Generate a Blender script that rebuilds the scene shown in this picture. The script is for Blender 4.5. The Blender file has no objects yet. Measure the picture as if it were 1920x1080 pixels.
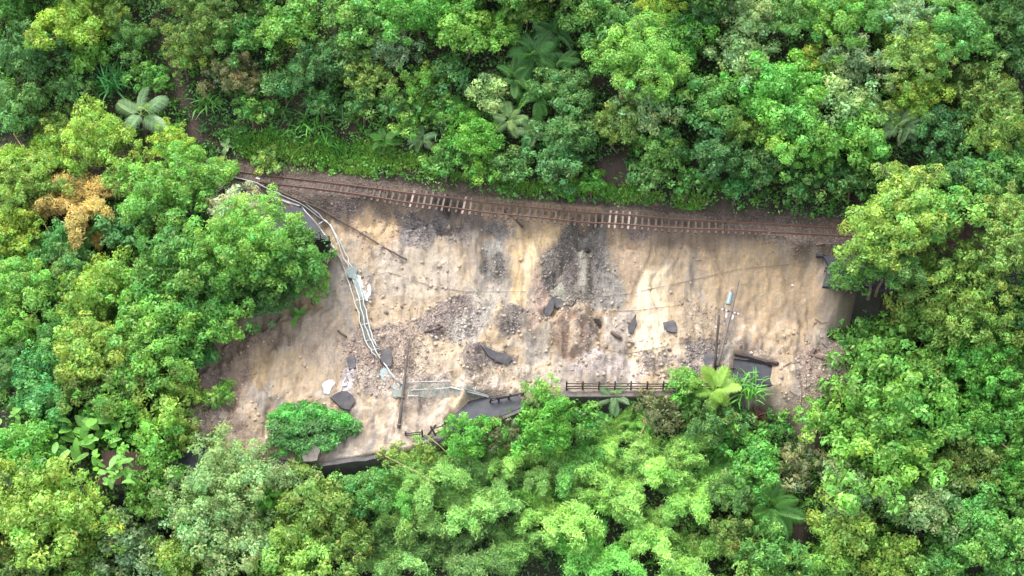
import bpy, math
import numpy as np
from mathutils import Vector, Matrix, Euler

# ------------------------------------------------------------------ camera, sky, sun, exposure
SC = bpy.context.scene
COL = SC.collection
R = math.radians
PITCH = 45.0
HFOV = 36.0
DIST = 157.0
CAM = np.array([0.0, -DIST * math.sin(R(PITCH)), DIST * math.cos(R(PITCH))])
cam_d = bpy.data.cameras.new('camera')
cam_d.sensor_width = 36.0
cam_d.lens = 18.0 / math.tan(R(HFOV / 2))
cam_d.clip_start = 1.0
cam_d.clip_end = 2000.0
cam_o = bpy.data.objects.new('camera', cam_d)
cam_o.location = CAM
cam_o.rotation_euler = (R(PITCH), 0, 0)
COL.objects.link(cam_o)
SC.camera = cam_o

SUN_EL, SUN_AZ = 62.0, -40.0          # azimuth from +Y towards +X
world = bpy.data.worlds.new("World")
SC.world = world
world.use_nodes = True
wn = world.node_tree
bg = wn.nodes['Background']
sky = wn.nodes.new('ShaderNodeTexSky')
sky.sky_type = 'NISHITA'
sky.sun_disc = False
sky.sun_elevation = R(SUN_EL)
sky.sun_rotation = R(SUN_AZ)
sky.dust_density = 4.0
hs = wn.nodes.new('ShaderNodeHueSaturation')    # overcast: the sky is nearly white
hs.inputs['Saturation'].default_value = 0.3
wn.links.new(sky.outputs[0], hs.inputs['Color'])
wn.links.new(hs.outputs[0], bg.inputs['Color'])
bg.inputs['Strength'].default_value = 0.15
sun_d = bpy.data.lights.new('sun', 'SUN')
sun_d.energy = 0.6
sun_d.angle = R(45)
sun_d.color = (1.0, 0.96, 0.88)
sun_o = bpy.data.objects.new('sun', sun_d)
az, el = R(SUN_AZ), R(SUN_EL)
sv = Vector((math.sin(az) * math.cos(el), math.cos(az) * math.cos(el), math.sin(el)))
sun_o.rotation_euler = sv.to_track_quat('Z', 'Y').to_euler()
COL.objects.link(sun_o)
vs = SC.view_settings
vs.view_transform = 'Standard'
vs.look = 'None'
vs.exposure = 2.35
vs.gamma = 1.0
SC.cycles.diffuse_bounces = 8
SC.cycles.transmission_bounces = 8
SC.cycles.max_bounces = 14

# ------------------------------------------------------------------ numeric helpers
rng = np.random.default_rng(7)
FPX = 960.0 / math.tan(R(HFOV / 2))
RIGHT = np.array([1.0, 0, 0])
UP = np.array([0, math.cos(R(PITCH)), math.sin(R(PITCH))])
FWD = np.array([0, math.sin(R(PITCH)), -math.cos(R(PITCH))])


def ray(px, py):
    d = FWD + RIGHT * ((px - 960) / FPX) + UP * ((540 - py) / FPX)
    return d / np.linalg.norm(d)


def plane_pt(px, py, z):
    d = ray(px, py)
    t = (z - CAM[2]) / d[2]
    return CAM + d * t


def vnoise(x, y, seed=0):
    xi = np.floor(x).astype(np.int64)
    yi = np.floor(y).astype(np.int64)
    fx, fy = x - xi, y - yi
    fx = fx * fx * (3 - 2 * fx)
    fy = fy * fy * (3 - 2 * fy)

    def h(a, b):
        v = (a * 374761393 + b * 668265263 + seed * 974634777) & 0xffffffff
        v = ((v ^ (v >> 13)) * 1274126177) & 0xffffffff
        return ((v ^ (v >> 16)) & 0xffff) / 65535.0
    return ((h(xi, yi) * (1 - fx) + h(xi + 1, yi) * fx) * (1 - fy)
            + (h(xi, yi + 1) * (1 - fx) + h(xi + 1, yi + 1) * fx) * fy)


def fbm(x, y, octs=4, seed=0):
    s, a, t = 0, 1.0, 0
    for k in range(octs):
        s = s + a * (vnoise(x, y, seed + k * 17) - 0.5)
        t += a
        x, y, a = x * 2.03 + 5.1, y * 2.03 + 1.7, a * 0.52
    return s * 2 / t


def sstep(a, b, x):
    t = np.clip((x - a) / (b - a), 0, 1)
    return t * t * (3 - 2 * t)


def sdist(x, y, poly):
    """signed distance, positive inside"""
    P = np.asarray(poly, float)
    Q = np.roll(P, -1, axis=0)
    d2 = np.full(np.shape(x), 1e18)
    ins = np.zeros(np.shape(x), bool)
    for (ax, ay), (bx, by) in zip(P, Q):
        ex, ey = bx - ax, by - ay
        wx, wy = x - ax, y - ay
        t = np.clip((wx * ex + wy * ey) / (ex * ex + ey * ey + 1e-12), 0, 1)
        d2 = np.minimum(d2, (wx - ex * t) ** 2 + (wy - ey * t) ** 2)
        c = ((ay <= y) & (by > y)) | ((by <= y) & (ay > y))
        xs = ax + (y - ay) / (by - ay + 1e-12) * ex
        ins ^= c & (x < xs)
    d = np.sqrt(d2)
    return np.where(ins, d, -d)


# ------------------------------------------------------------------ terrain
ZT = 4.7
trk = [(-100, 275), (300, 313), (440, 327), (500, 335), (590, 345), (700, 359), (850, 379), (1000, 396), (1100, 405), (1200, 412),
       (1300, 419), (1400, 423.5), (1500, 429), (1580, 433.5), (1750, 442), (2100, 455)]
TP = np.array([plane_pt(a, b, ZT + 0.2) for a, b in trk])
edge = [(-100, 985), (300, 925), (480, 890), (600, 868), (720, 848), (840, 824), (930, 785), (1000, 755), (1060, 738), (1270, 737), (1430, 724),
        (1600, 716), (1900, 705), (2200, 700)]


def zroad(x):
    return -4.0 + 0.05 * np.minimum(0, x - 5.0)


EPT = []
for a, b in edge:
    p = plane_pt(a, b, -4.0)
    p = plane_pt(a, b, float(zroad(p[0])))
    EPT.append(p)
EPT = np.array(EPT)


def ext(x, xs, ys):
    v = np.interp(x, xs, ys)
    return v


def yt(x): return np.interp(x, TP[:, 0], TP[:, 1])
def ye(x): return np.interp(x, EPT[:, 0], EPT[:, 1])


TERR_IN, TERR_OUT, TERR_DZ = 2.3, 6.6, 1.2
RW = 5.2


def H0(x, y):
    x = np.asarray(x, float)
    y = np.asarray(y, float)
    t, e, zr = yt(x), ye(x), zroad(x)
    hill = ZT + np.where(y > t + 2.3, 0.84 * (y - t - 2.3), 0)
    hill = np.where(y > t + 40, ZT + 0.84 * 37.7 + 0.45 * (y - t - 40), hill)
    zte = ZT - TERR_DZ
    z = hill
    z = np.where(y < t - 1.7, ZT - (t - 1.7 - y) / (TERR_IN - 1.7) * TERR_DZ, z)
    z = np.where(y < t - TERR_IN, zte, z)
    yo = t - TERR_OUT
    zs = zte - 2.4
    yi = e + RW
    sl = zr + (zs - zr) * np.clip((y - yi) / np.maximum(yo - 0.25 - yi, 0.5), 0, 1)
    z = np.where(y < yo, zte - 2.4 * np.clip((yo - y) / 0.25, 0, 1), z)
    z = np.where(y < yo - 0.25, sl, z)
    z = np.where(y < yi, zr, z)
    z = np.where(y < e, zr - 2.4 * np.clip((e - y) / 0.3, 0, 1), z)
    z = np.where(y < e - 0.3, zr - 2.4 - 0.7 * (e - 0.3 - y), z)
    z = np.where(y < e - 45, zr - 2.4 - 0.7 * 44.7 - 0.3 * (e - 45 - y), z)
    return z


def hit_fn(F, px, py, h=0.0):
    d = ray(px, py)
    ts = np.linspace(90, 260, 1700)
    P = CAM[None, :] + d[None, :] * ts[:, None]
    g = P[:, 2] - F(P[:, 0], P[:, 1]) - h
    i = np.argmax(g < 0)
    if i == 0:
        i = len(ts) - 1
    a = g[i - 1] / (g[i - 1] - g[i] + 1e-12)
    p = P[i - 1] + (P[i] - P[i - 1]) * a
    return p


def world_poly(pts, F):
    return [tuple(hit_fn(F, a, b)[:2]) for a, b in pts]


SLIDE_PX = [(500, 352), (566, 390), (600, 430), (628, 472), (612, 520), (520, 570), (450, 600), (370, 680), (340, 800), (420, 850), (560, 880),
            (720, 860), (850, 838), (960, 780), (1060, 750), (1270, 750), (1430, 742), (1530, 860), (1560, 760), (1625, 650), (1570, 600),
            (1553, 520), (1548, 482), (1500, 460), (1430, 444), (1365, 430), (1340, 412), (1200, 395), (900, 368), (730, 350), (690, 374), (600, 372), (530, 362)]
SLIDE = world_poly(SLIDE_PX, H0)
EXPOSE = [world_poly(p, H0) for p in (
    [(838, 792), (880, 752), (925, 742), (972, 742), (990, 800), (900, 815), (848, 822)],
    [(1376, 672), (1448, 684), (1440, 730), (1400, 735), (1372, 715)])]
MOUNDS = [(885, 665, 2.2, .7), (960, 603, 1.9, .8), (1078, 625, 2.9, 1.7), (1230, 680, 2.0, .5), (1400, 652, 2.2, .8), (1530, 690, 2.2, .7),
          (700, 700, 2.6, .5), (1045, 500, 2.4, .5), (1120, 690, 2.2, .5), (580, 800, 3.4, 1.0), (900, 700, 1.6, .4), (1310, 600, 2.0, .5)]
MW = [tuple(hit_fn(H0, a, b)[:2]) + (r, h) for a, b, r, h in MOUNDS]
HOLES = [(845, 381, 1.5, 2.2), (1103, 408, 1.5, 2.4), (770, 372, 2.4, 1.0), (1195, 414, 1.8, .9), (1310, 421, 1.6, .5)]
HW = [tuple(plane_pt(a, b, ZT)[:2]) + (r, h) for a, b, r, h in HOLES]
ROCKCUT = [(1040, 520, 1.6, .8), (925, 480, 1.3, .6), (1030, 578, .9, .7), (1118, 606, .8, .6)]
RC = [tuple(hit_fn(H0, a, b)[:2]) + (r, h) for a, b, r, h in ROCKCUT]

XTONG = float(hit_fn(H0, 1445, 735)[0])
CREV = [((1012, 525), (1040, 480), (1075, 440), .5, .45), ((1143, 560), (1137, 500), (1122, 440), .5, .35), ((905, 530), (900, 470), (915, 420), .5, .4),
        ((1080, 560), (1080, 500), (1085, 440), .35, .3), ((1108, 560), (1110, 500), (1108, 440), .35, .3), ((955, 540), (960, 480), (960, 430), .5, .35),
        ((860, 560), (830, 500), (820, 440), .4, .3), ((495, 740), (500, 690), (505, 640), .5, .6), ((440, 800), (450, 740), (470, 680), .5, .5),
        ((750, 600), (760, 520), (755, 440), .35, .25), ((1060, 660), (1040, 620), (1048, 595), .4, .45), ((1128, 650), (1135, 620), (1128, 600), .4, .4)]
CW = [([tuple(hit_fn(H0, *p)[:2]) for p in c[:3]], c[3], c[4]) for c in CREV]


def segd(x, y, pts):
    d2 = np.full(np.shape(x), 1e18)
    for (ax, ay), (bx, by) in zip(pts[:-1], pts[1:]):
        ex, ey = bx - ax, by - ay
        t = np.clip(((x - ax) * ex + (y - ay) * ey) / (ex * ex + ey * ey), 0, 1)
        d2 = np.minimum(d2, (x - ax - ex * t) ** 2 + (y - ay - ey * t) ** 2)
    return np.sqrt(d2)


def H(x, y):
    x = np.asarray(x, float)
    y = np.asarray(y, float)
    z0 = H0(x, y)
    sd = sdist(x, y, SLIDE)
    w = sstep(-0.6, 1.1, sd + 0.5 * fbm(x * .6, y * .6, 3, 3))
    t, e, zr = yt(x), ye(x), zroad(x)
    yi = e + RW
    yT = t - 0.1 + 0.8 * fbm(x * .35, x * 0 + 3, 3, 11)
    nose = 0.5 + 0.5 * vnoise(x * .25, x * 0, 5)
    # slid profile: bench, steep head scarp, concave face, debris toe over the road
    y1, z1 = yT, ZT - 0.45
    y2, z2 = yT - 0.9, ZT - 1.9 - .5 * nose
    y3, z3 = yi + 1.6, zr + 2.0
    y4, z4 = yi - 1.4, zr + 0.75
    y5, z5 = e + .2, zr + 0.2
    zb = np.where(y > y1, ZT - 0.45, 0)
    a = np.clip((y - y2) / (y1 - y2), 0, 1)
    z12 = z2 + (z1 - z2) * a
    b = np.clip((y - y3) / np.maximum(y2 - y3, .5), 0, 1)
    z23 = z3 + (z2 - z3) * (b + 0.10 * np.sin(np.pi * b) * -1)
    c = np.clip((y - y4) / (y3 - y4), 0, 1)
    z34 = z4 + (z3 - z4) * c
    dd = np.clip((y - y5) / np.maximum(y4 - y5, .3), 0, 1)
    z45 = z5 + (z4 - z5) * dd
    zs = np.where(y > y1, zb, np.where(y > y2, z12, np.where(y > y3, z23, np.where(y > y4, z34, z45))))
    zs = np.where((y < e) & (x < XTONG), np.minimum(zs, H0(x, y) + .1), zs)
    zs = np.where((y < e) & (x >= XTONG), zr + .2 - .72 * (e - y), zs)
    zs = np.where(y > t + 1.2, np.minimum(z0, zs + 2 * (y - t - 1.2)), zs)
    # relief of the slid mass: rills down the slope, lumps, hollows
    amp = sstep(e - .3, e + 1.2, y) * (1 - sstep(yT - .4, yT + .6, y) * .75)
    rill = fbm(x * 1.1 + .5 * fbm(x * .4, y * .4, 2, 21), y * .16, 2, 31) * .4 - .24 * sstep(.72, 1.0, 1 - np.abs(fbm(x * .45 + .8 * fbm(x * .3, y * .3, 2, 23), y * .09, 3, 37)) * 2.2)
    lump = fbm(x * .35, y * .35, 3, 41) * .55 + fbm(x * 1.7, y * 1.3, 3, 51) * .26 + fbm(x * 3.2, y * 2.6, 3, 61) * .17 * sstep(-.3, .4, fbm(x * .3, y * .3, 2, 63))
    zs = zs + amp * (rill + lump)
    for mx, my, r, h in MW:
        q = ((x - mx) ** 2 + (y - my) ** 2) / (r * r)
        zs = zs + h * np.exp(-q * 1.6) * (1 + .5 * fbm(x * 1.3, y * 1.3, 2, 71))
    for mx, my, r, h in RC:
        q = ((x - mx) ** 2 + (y - my) ** 2) / (r * r)
        zs = zs - h * np.exp(-q * q * 1.4)
    for mx, my, r, h in HW:
        q = ((x - mx) ** 2 / (r * r) + (y - my + .3) ** 2 / 1.3)
        zs = zs - h * np.exp(-q * q)
    for pts, r, h in CW:
        d = segd(x + .35 * fbm(x * .9, y * .9, 2, 73), y, pts) / r
        zs = zs - h * np.exp(-d * d)
    for poly in EXPOSE:
        m = sstep(-.45, .15, sdist(x, y, poly))
        zs = zs * (1 - m) + (zr - .18) * m
    z = z0 * (1 - w) + zs * w
    # natural ground roughness away from made surfaces
    on_bench = sstep(-.6, .2, 2.3 - np.abs(y - t)) * (1 - w)
    on_road = (sstep(-.3, .2, y - e + .3) * sstep(-.3, .2, yi - y)) * (1 - w)
    on_terr = (sstep(-.3, .2, t - TERR_IN + .2 - y) * sstep(-.3, .2, y - t + TERR_OUT)) * (1 - w)
    nat = (1 - w) * (1 - np.maximum(np.maximum(on_bench, on_road), on_terr))
    z = z + nat * (fbm(x * .09, y * .09, 3, 81) * 1.2 + fbm(x * .6, y * .6, 3, 91) * .3)
    z = z + on_bench * (.05 * fbm(x * 4, y * 4, 2, 95) - .03)
    return z


def hit(px, py, h=0.0):
    return hit_fn(H, px, py, h)


# ------------------------------------------------------------------ materials
def new_mat(name):
    m = bpy.data.materials.new(name)
    m.use_nodes = True
    nt = m.node_tree
    return m, nt, nt.nodes['Principled BSDF']


def N(nt, typ, **kw):
    n = nt.nodes.new(typ)
    for k, v in kw.items():
        setattr(n, k, v)
    return n


def mathn(nt, op, a, b=None, clamp=False):
    n = N(nt, 'ShaderNodeMath', operation=op, use_clamp=clamp)
    for i, v in enumerate((a, b)):
        if v is None:
            continue
        if isinstance(v, (int, float)):
            n.inputs[i].default_value = v
        else:
            nt.links.new(v, n.inputs[i])
    return n.outputs[0]


def mixc(nt, fac, a, b, mode='MIX'):
    n = N(nt, 'ShaderNodeMix', data_type='RGBA', blend_type=mode)
    for i, v in ((0, fac), (6, a), (7, b)):
        if isinstance(v, (int, float)):
            n.inputs[i].default_value = v
        elif isinstance(v, tuple):
            n.inputs[i].default_value = (*v, 1) if len(v) == 3 else v
        else:
            nt.links.new(v, n.inputs[i])
    return n.outputs[2]


def simple_mat(name, col, rough=.7, var=.35, scale=6.0, metal=0.0, col2=None, bump=.15, obj_col=False, spec=.5):
    col = tuple(.68 * c for c in col)
    col2 = col2 and tuple(.68 * c for c in col2)
    m, nt, b = new_mat(name)
    co = N(nt, 'ShaderNodeTexCoord').outputs['Object']
    n1 = N(nt, 'ShaderNodeTexNoise')
    n1.inputs['Scale'].default_value = scale
    n1.inputs['Detail'].default_value = 8
    n1.inputs['Roughness'].default_value = .65
    nt.links.new(co, n1.inputs['Vector'])
    rmp = N(nt, 'ShaderNodeValToRGB')
    rmp.color_ramp.elements[0].position = .3
    rmp.color_ramp.elements[1].position = .7
    c2 = col2 or tuple(min(1, c * (1 + var)) for c in col)
    c1 = tuple(c * (1 - var) for c in col) if col2 is None else col
    rmp.color_ramp.elements[0].color = (*c1, 1)
    rmp.color_ramp.elements[1].color = (*c2, 1)
    nt.links.new(n1.outputs['Fac'], rmp.inputs[0])
    out = rmp.outputs[0]
    if obj_col:
        oi = N(nt, 'ShaderNodeObjectInfo')
        out = mixc(nt, 1.0, out, oi.outputs['Color'], 'MULTIPLY')
    nt.links.new(out, b.inputs['Base Color'])
    b.inputs['Roughness'].default_value = rough
    b.inputs['Metallic'].default_value = metal
    b.inputs['Specular IOR Level'].default_value = spec
    if bump:
        bp = N(nt, 'ShaderNodeBump')
        bp.inputs['Strength'].default_value = bump
        bp.inputs['Distance'].default_value = .05
        nt.links.new(n1.outputs['Fac'], bp.inputs['Height'])
        nt.links.new(bp.outputs[0], b.inputs['Normal'])
    return m


def soil_material():
    m, nt, b = new_mat('soil')
    geo = N(nt, 'ShaderNodeNewGeometry')
    pos = geo.outputs['Position']
    at = N(nt, 'ShaderNodeAttribute', attribute_name='soil')
    gv = N(nt, 'ShaderNodeAttribute', attribute_name='gravel')
    # streaks running down the face
    mp = N(nt, 'ShaderNodeMapping')
    mp.inputs['Scale'].default_value = (2.6, .32, .32)
    nt.links.new(pos, mp.inputs['Vector'])
    st = N(nt, 'ShaderNodeTexNoise')
    st.inputs['Scale'].default_value = 1.0
    st.inputs['Detail'].default_value = 9
    st.inputs['Roughness'].default_value = .68
    st.inputs['Distortion'].default_value = .8
    nt.links.new(mp.outputs[0], st.inputs['Vector'])
    nz = N(nt, 'ShaderNodeTexNoise')
    nz.inputs['Scale'].default_value = 2.2
    nz.inputs['Detail'].default_value = 10
    nz.inputs['Roughness'].default_value = .72
    nt.links.new(pos, nz.inputs['Vector'])
    big = N(nt, 'ShaderNodeTexNoise')
    big.inputs['Scale'].default_value = .28
    big.inputs['Detail'].default_value = 6
    nt.links.new(pos, big.inputs['Vector'])
    vo = N(nt, 'ShaderNodeTexVoronoi')
    vo.inputs['Scale'].default_value = 9.0
    nt.links.new(pos, vo.inputs['Vector'])
    vo2 = N(nt, 'ShaderNodeTexVoronoi')
    vo2.inputs['Scale'].default_value = 3.2
    nt.links.new(pos, vo2.inputs['Vector'])

    def rng_map(sock, a, b_, c, d):
        n = N(nt, 'ShaderNodeMapRange')
        n.inputs[1].default_value, n.inputs[2].default_value = a, b_
        n.inputs[3].default_value, n.inputs[4].default_value = c, d
        nt.links.new(sock, n.inputs[0])
        return n.outputs[0]
    f1 = rng_map(st.outputs['Fac'], .3, .7, .8, 1.18)
    f2 = rng_map(nz.outputs['Fac'], .3, .7, .78, 1.2)
    f3 = rng_map(big.outputs['Fac'], .35, .65, .82, 1.15)
    f = mathn(nt, 'MULTIPLY', mathn(nt, 'MULTIPLY', f1, f2), f3)
    # gravel: stone-by-stone tone
    sep = N(nt, 'ShaderNodeSeparateColor')
    nt.links.new(vo.outputs['Color'], sep.inputs[0])
    g = rng_map(sep.outputs[0], 0, 1, .6, 1.45)
    sep2 = N(nt, 'ShaderNodeSeparateColor')
    nt.links.new(vo2.outputs['Color'], sep2.inputs[0])
    g2 = rng_map(sep2.outputs[1], 0, 1, .75, 1.25)
    gg = mathn(nt, 'MULTIPLY', g, g2)
    gm = mathn(nt, 'ADD', mathn(nt, 'MULTIPLY', gg, gv.outputs['Fac']), mathn(nt, 'SUBTRACT', 1.0, gv.outputs['Fac']))
    f = mathn(nt, 'MULTIPLY', f, gm)
    vm = N(nt, 'ShaderNodeVectorMath', operation='SCALE')
    nt.links.new(at.outputs['Color'], vm.inputs[0])
    nt.links.new(f, vm.inputs['Scale'])
    # slight warm / cool drift
    hsn = N(nt, 'ShaderNodeHueSaturation')
    nt.links.new(vm.outputs[0], hsn.inputs['Color'])
    nt.links.new(rng_map(nz.outputs['Fac'], .3, .7, .7, 1.25), hsn.inputs['Saturation'])
    nt.links.new(hsn.outputs[0], b.inputs['Base Color'])
    b.inputs['Roughness'].default_value = .8
    b.inputs['Specular IOR Level'].default_value = .25
    hh = mathn(nt, 'ADD', mathn(nt, 'MULTIPLY', nz.outputs['Fac'], .7), mathn(nt, 'MULTIPLY', st.outputs['Fac'], .25))
    hh = mathn(nt, 'ADD', hh, mathn(nt, 'MULTIPLY', mathn(nt, 'SUBTRACT', .5, vo.outputs['Distance']), mathn(nt, 'ADD', mathn(nt, 'MULTIPLY', gv.outputs['Fac'], .5), .08)))
    bp = N(nt, 'ShaderNodeBump')
    bp.inputs['Strength'].default_value = .8
    bp.inputs['Distance'].default_value = .32
    nt.links.new(hh, bp.inputs['Height'])
    nt.links.new(bp.outputs[0], b.inputs['Normal'])
    return m


def leaf_material():
    m, nt, b = new_mat('leaf')
    oi = N(nt, 'ShaderNodeObjectInfo')
    at = N(nt, 'ShaderNodeAttribute', attribute_name='tint')
    c = mixc(nt, 1.0, oi.outputs['Color'], at.outputs['Color'], 'MULTIPLY')
    nt.links.new(c, b.inputs['Base Color'])
    b.inputs['Roughness'].default_value = .5
    b.inputs['Specular IOR Level'].default_value = .35
    tr = N(nt, 'ShaderNodeBsdfTranslucent')
    c2 = mixc(nt, 1.0, c, (1.15, 1.1, .55), 'MULTIPLY')
    nt.links.new(c2, tr.inputs['Color'])
    mx = N(nt, 'ShaderNodeMixShader')
    mx.inputs[0].default_value = .45
    nt.links.new(b.outputs[0], mx.inputs[1])
    nt.links.new(tr.outputs[0], mx.inputs[2])
    nt.links.new(mx.outputs[0], nt.nodes['Material Output'].inputs['Surface'])
    return m


def stone_material():
    m, nt, b = new_mat('loose_stone')
    at = N(nt, 'ShaderNodeAttribute', attribute_name='tint')
    nt.links.new(at.outputs['Color'], b.inputs['Base Color'])
    b.inputs['Roughness'].default_value = .75
    return m


M = dict(
    soil=soil_material(), leaf=leaf_material(), stone=stone_material(),
    asphalt=simple_mat('asphalt', (.017, .019, .026), .6, .4, 1.6, bump=.3, col2=(.045, .048, .06), spec=.3),
    wet=simple_mat('wet_asphalt', (.03, .028, .028), .3, .3, 2.0, bump=.1),
    slab=simple_mat('broken_asphalt', (.035, .041, .055), .75, .45, 1.4, bump=.4, col2=(.12, .105, .1), spec=.2),
    pale=simple_mat('pale_concrete', (.3, .3, .315), .6, .2, 3.0, col2=(.44, .43, .45)),
    conc=simple_mat('weathered_concrete', (.12, .1, .088), .8, .45, 2.2, bump=.4),
    wall=simple_mat('wet_retaining_wall', (.055, .05, .05), .7, .5, 1.6, bump=.6),
    rust=simple_mat('rusty_steel', (.13, .062, .045), .75, .4, 9.0, col2=(.21, .115, .085), spec=.3),
    sleeper=simple_mat('old_timber_sleeper', (.75, .66, .6), .85, .35, 5.0, obj_col=True),
    pipe=simple_mat('galvanised_pipe', (.42, .43, .42), .45, .25, 5.0, metal=.25, bump=.05),
    mesh=simple_mat('green_grey_netting', (.2, .225, .19), .6, .3, 4.0, bump=0),
    sheet=simple_mat('grey_green_sheet', (.2, .25, .245), .5, .35, 2.5),
    wood=simple_mat('dark_fence_timber', (.05, .032, .03), .75, .4, 7.0),
    log=simple_mat('muddy_timber', (.1, .062, .05), .85, .5, 6.0),
    pole=simple_mat('brown_grey_pole', (.075, .06, .052), .85, .4, 5.0),
    polepale=simple_mat('pale_grey_pole', (.16, .13, .115), .8, .4, 5.0),
    bark=simple_mat('bark', (.16, .12, .085), .9, .5, 5.0, bump=.4),
    culm=simple_mat('bamboo_culm', (.32, .29, .12), .5, .35, 3.0, bump=0),
    cable=simple_mat('dark_cable', (.16, .13, .11), .7, .2, 4.0, bump=0),
    teal=simple_mat('pale_teal_paint', (.2, .29, .29), .4, .15, 5.0),
    white=simple_mat('white_porcelain', (.55, .55, .55), .3, .1, 5.0, bump=0),
    roof=simple_mat('rusted_roof_sheet', (.06, .03, .024), .8, .45, 3.0, col2=(.11, .06, .048)),
    deadleaf=None,
)


# ------------------------------------------------------------------ object helpers
def put(o, parent=None):
    COL.objects.link(o)
    if parent is not None:
        o.parent = parent
    return o


def tag(o, label, cat, group=None):
    o['label'] = label
    o['category'] = cat
    o['kind'] = 'thing'
    if group:
        o['group'] = group
    return o


def thing(name, loc, label, cat, group=None, rz=0.0):
    o = bpy.data.objects.new(name, None)
    o.empty_display_size = .3
    o.location = loc
    o.rotation_euler = (0, 0, rz)
    put(o)
    return tag(o, label, cat, group)


def np_mesh(name, V, F, mat, tint=None, smooth=False):
    """F: (n,k) array of one polygon size"""
    V = np.asarray(V, np.float32)
    F = np.asarray(F, np.int32)
    me = bpy.data.meshes.new(name)
    me.vertices.add(len(V))
    me.vertices.foreach_set('co', V.ravel())
    k = F.shape[1]
    me.loops.add(F.size)
    me.loops.foreach_set('vertex_index', F.ravel())
    me.polygons.add(len(F))
    me.polygons.foreach_set('loop_start', np.arange(0, F.size, k, dtype=np.int32))
    me.polygons.foreach_set('loop_total', np.full(len(F), k, np.int32))
    if smooth:
        me.polygons.foreach_set('use_smooth', np.ones(len(F), bool))
    if tint is not None:
        a = me.attributes.new('tint', 'FLOAT_COLOR', 'POINT')
        c = np.ones((len(V), 4), np.float32)
        c[:, :3] = tint
        a.data.foreach_set('color', c.ravel())
    me.materials.append(mat)
    me.update()
    me.validate()
    return me


class MB:
    def __init__(s):
        s.v, s.f = [], []

    def add(s, V, F):
        o = len(s.v)
        s.v += [tuple(map(float, p)) for p in V]
        s.f += [tuple(i + o for i in f) for f in F]
        return s

    def box(s, c, size, rot=None):
        c = np.asarray(c, float)
        hx = np.asarray(size, float) / 2
        V = [np.array([sx, sy, sz]) * hx for sx in (-1, 1) for sy in (-1, 1) for sz in (-1, 1)]
        if rot is not None:
            Rm = np.array(rot)
            V = [Rm @ p for p in V]
        V = [p + c for p in V]
        return s.add(V, [(0, 1, 3, 2), (4, 6, 7, 5), (0, 4, 5, 1), (2, 3, 7, 6), (0, 2, 6, 4), (1, 5, 7, 3)])

    def tube(s, pts, r, n=6, r2=None):
        pts = np.asarray(pts, float)
        k = len(pts)
        rr = np.linspace(r, r if r2 is None else r2, k)
        T = np.gradient(pts, axis=0)
        T /= np.linalg.norm(T, axis=1)[:, None] + 1e-9
        ref = np.array([0, 0, 1.0]) if abs(T[:, 2]).max() < .9 else np.array([1.0, .13, 0])
        V, F = [], []
        for i in range(k):
            a = np.cross(T[i], ref)
            a /= np.linalg.norm(a) + 1e-9
            b = np.cross(T[i], a)
            for j in range(n):
                th = 2 * math.pi * j / n
                V.append(pts[i] + rr[i] * (math.cos(th) * a + math.sin(th) * b))
        for i in range(k - 1):
            for j in range(n):
                F.append((i * n + j, i * n + (j + 1) % n, (i + 1) * n + (j + 1) % n, (i + 1) * n + j))
        F.append(tuple(range(n))[::-1])
        F.append(tuple((k - 1) * n + j for j in range(n)))
        return s.add(V, F)

    def prism(s, top, depth_vec):
        """closed prism: polygon 'top' extruded by depth_vec"""
        top = np.asarray(top, float)
        n = len(top)
        V = list(top) + list(top + np.asarray(depth_vec, float))
        F = [tuple(range(n)), tuple(range(2 * n - 1, n - 1, -1))]
        F += [(i, n + i, n + (i + 1) % n, (i + 1) % n) for i in range(n)]
        return s.add(V, F)

    def mesh(s, name, mat, base=(0, 0, 0), smooth=False):
        me = bpy.data.meshes.new(name)
        b = np.asarray(base, float)
        me.from_pydata([tuple(np.asarray(p) - b) for p in s.v], [], s.f)
        me.materials.append(mat)
        if smooth:
            me.polygons.foreach_set('use_smooth', [True] * len(me.polygons))
        me.update()
        return me

    def obj(s, name, mat, parent=None, base=(0, 0, 0), smooth=False):
        """parent: the thing whose base is 'base'"""
        o = bpy.data.objects.new(name, s.mesh(name, mat, base, smooth))
        if parent is None:
            o.location = base
        return put(o, parent)


# ------------------------------------------------------------------ ground sheet
def axis(lo, hi, a, b, fine, grow=1.13, mx=6.0):
    mid = list(np.arange(a, b, fine))
    l, s, x = [], fine, a
    while x > lo:
        s = min(s * grow, mx)
        x -= s
        l.append(x)
    r, s, x = [], fine, b
    while x < hi:
        r.append(x)
        s = min(s * grow, mx)
        x += s
    r.append(x)
    return np.array(l[::-1] + mid + r)


GX = axis(-260, 260, -36, 36, .13)
GY = axis(-260, 300, -20.5, 11, .13)
XX, YY = np.meshgrid(GX, GY)
ZZ = H(XX, YY)
nx, ny = len(GX), len(GY)

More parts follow.
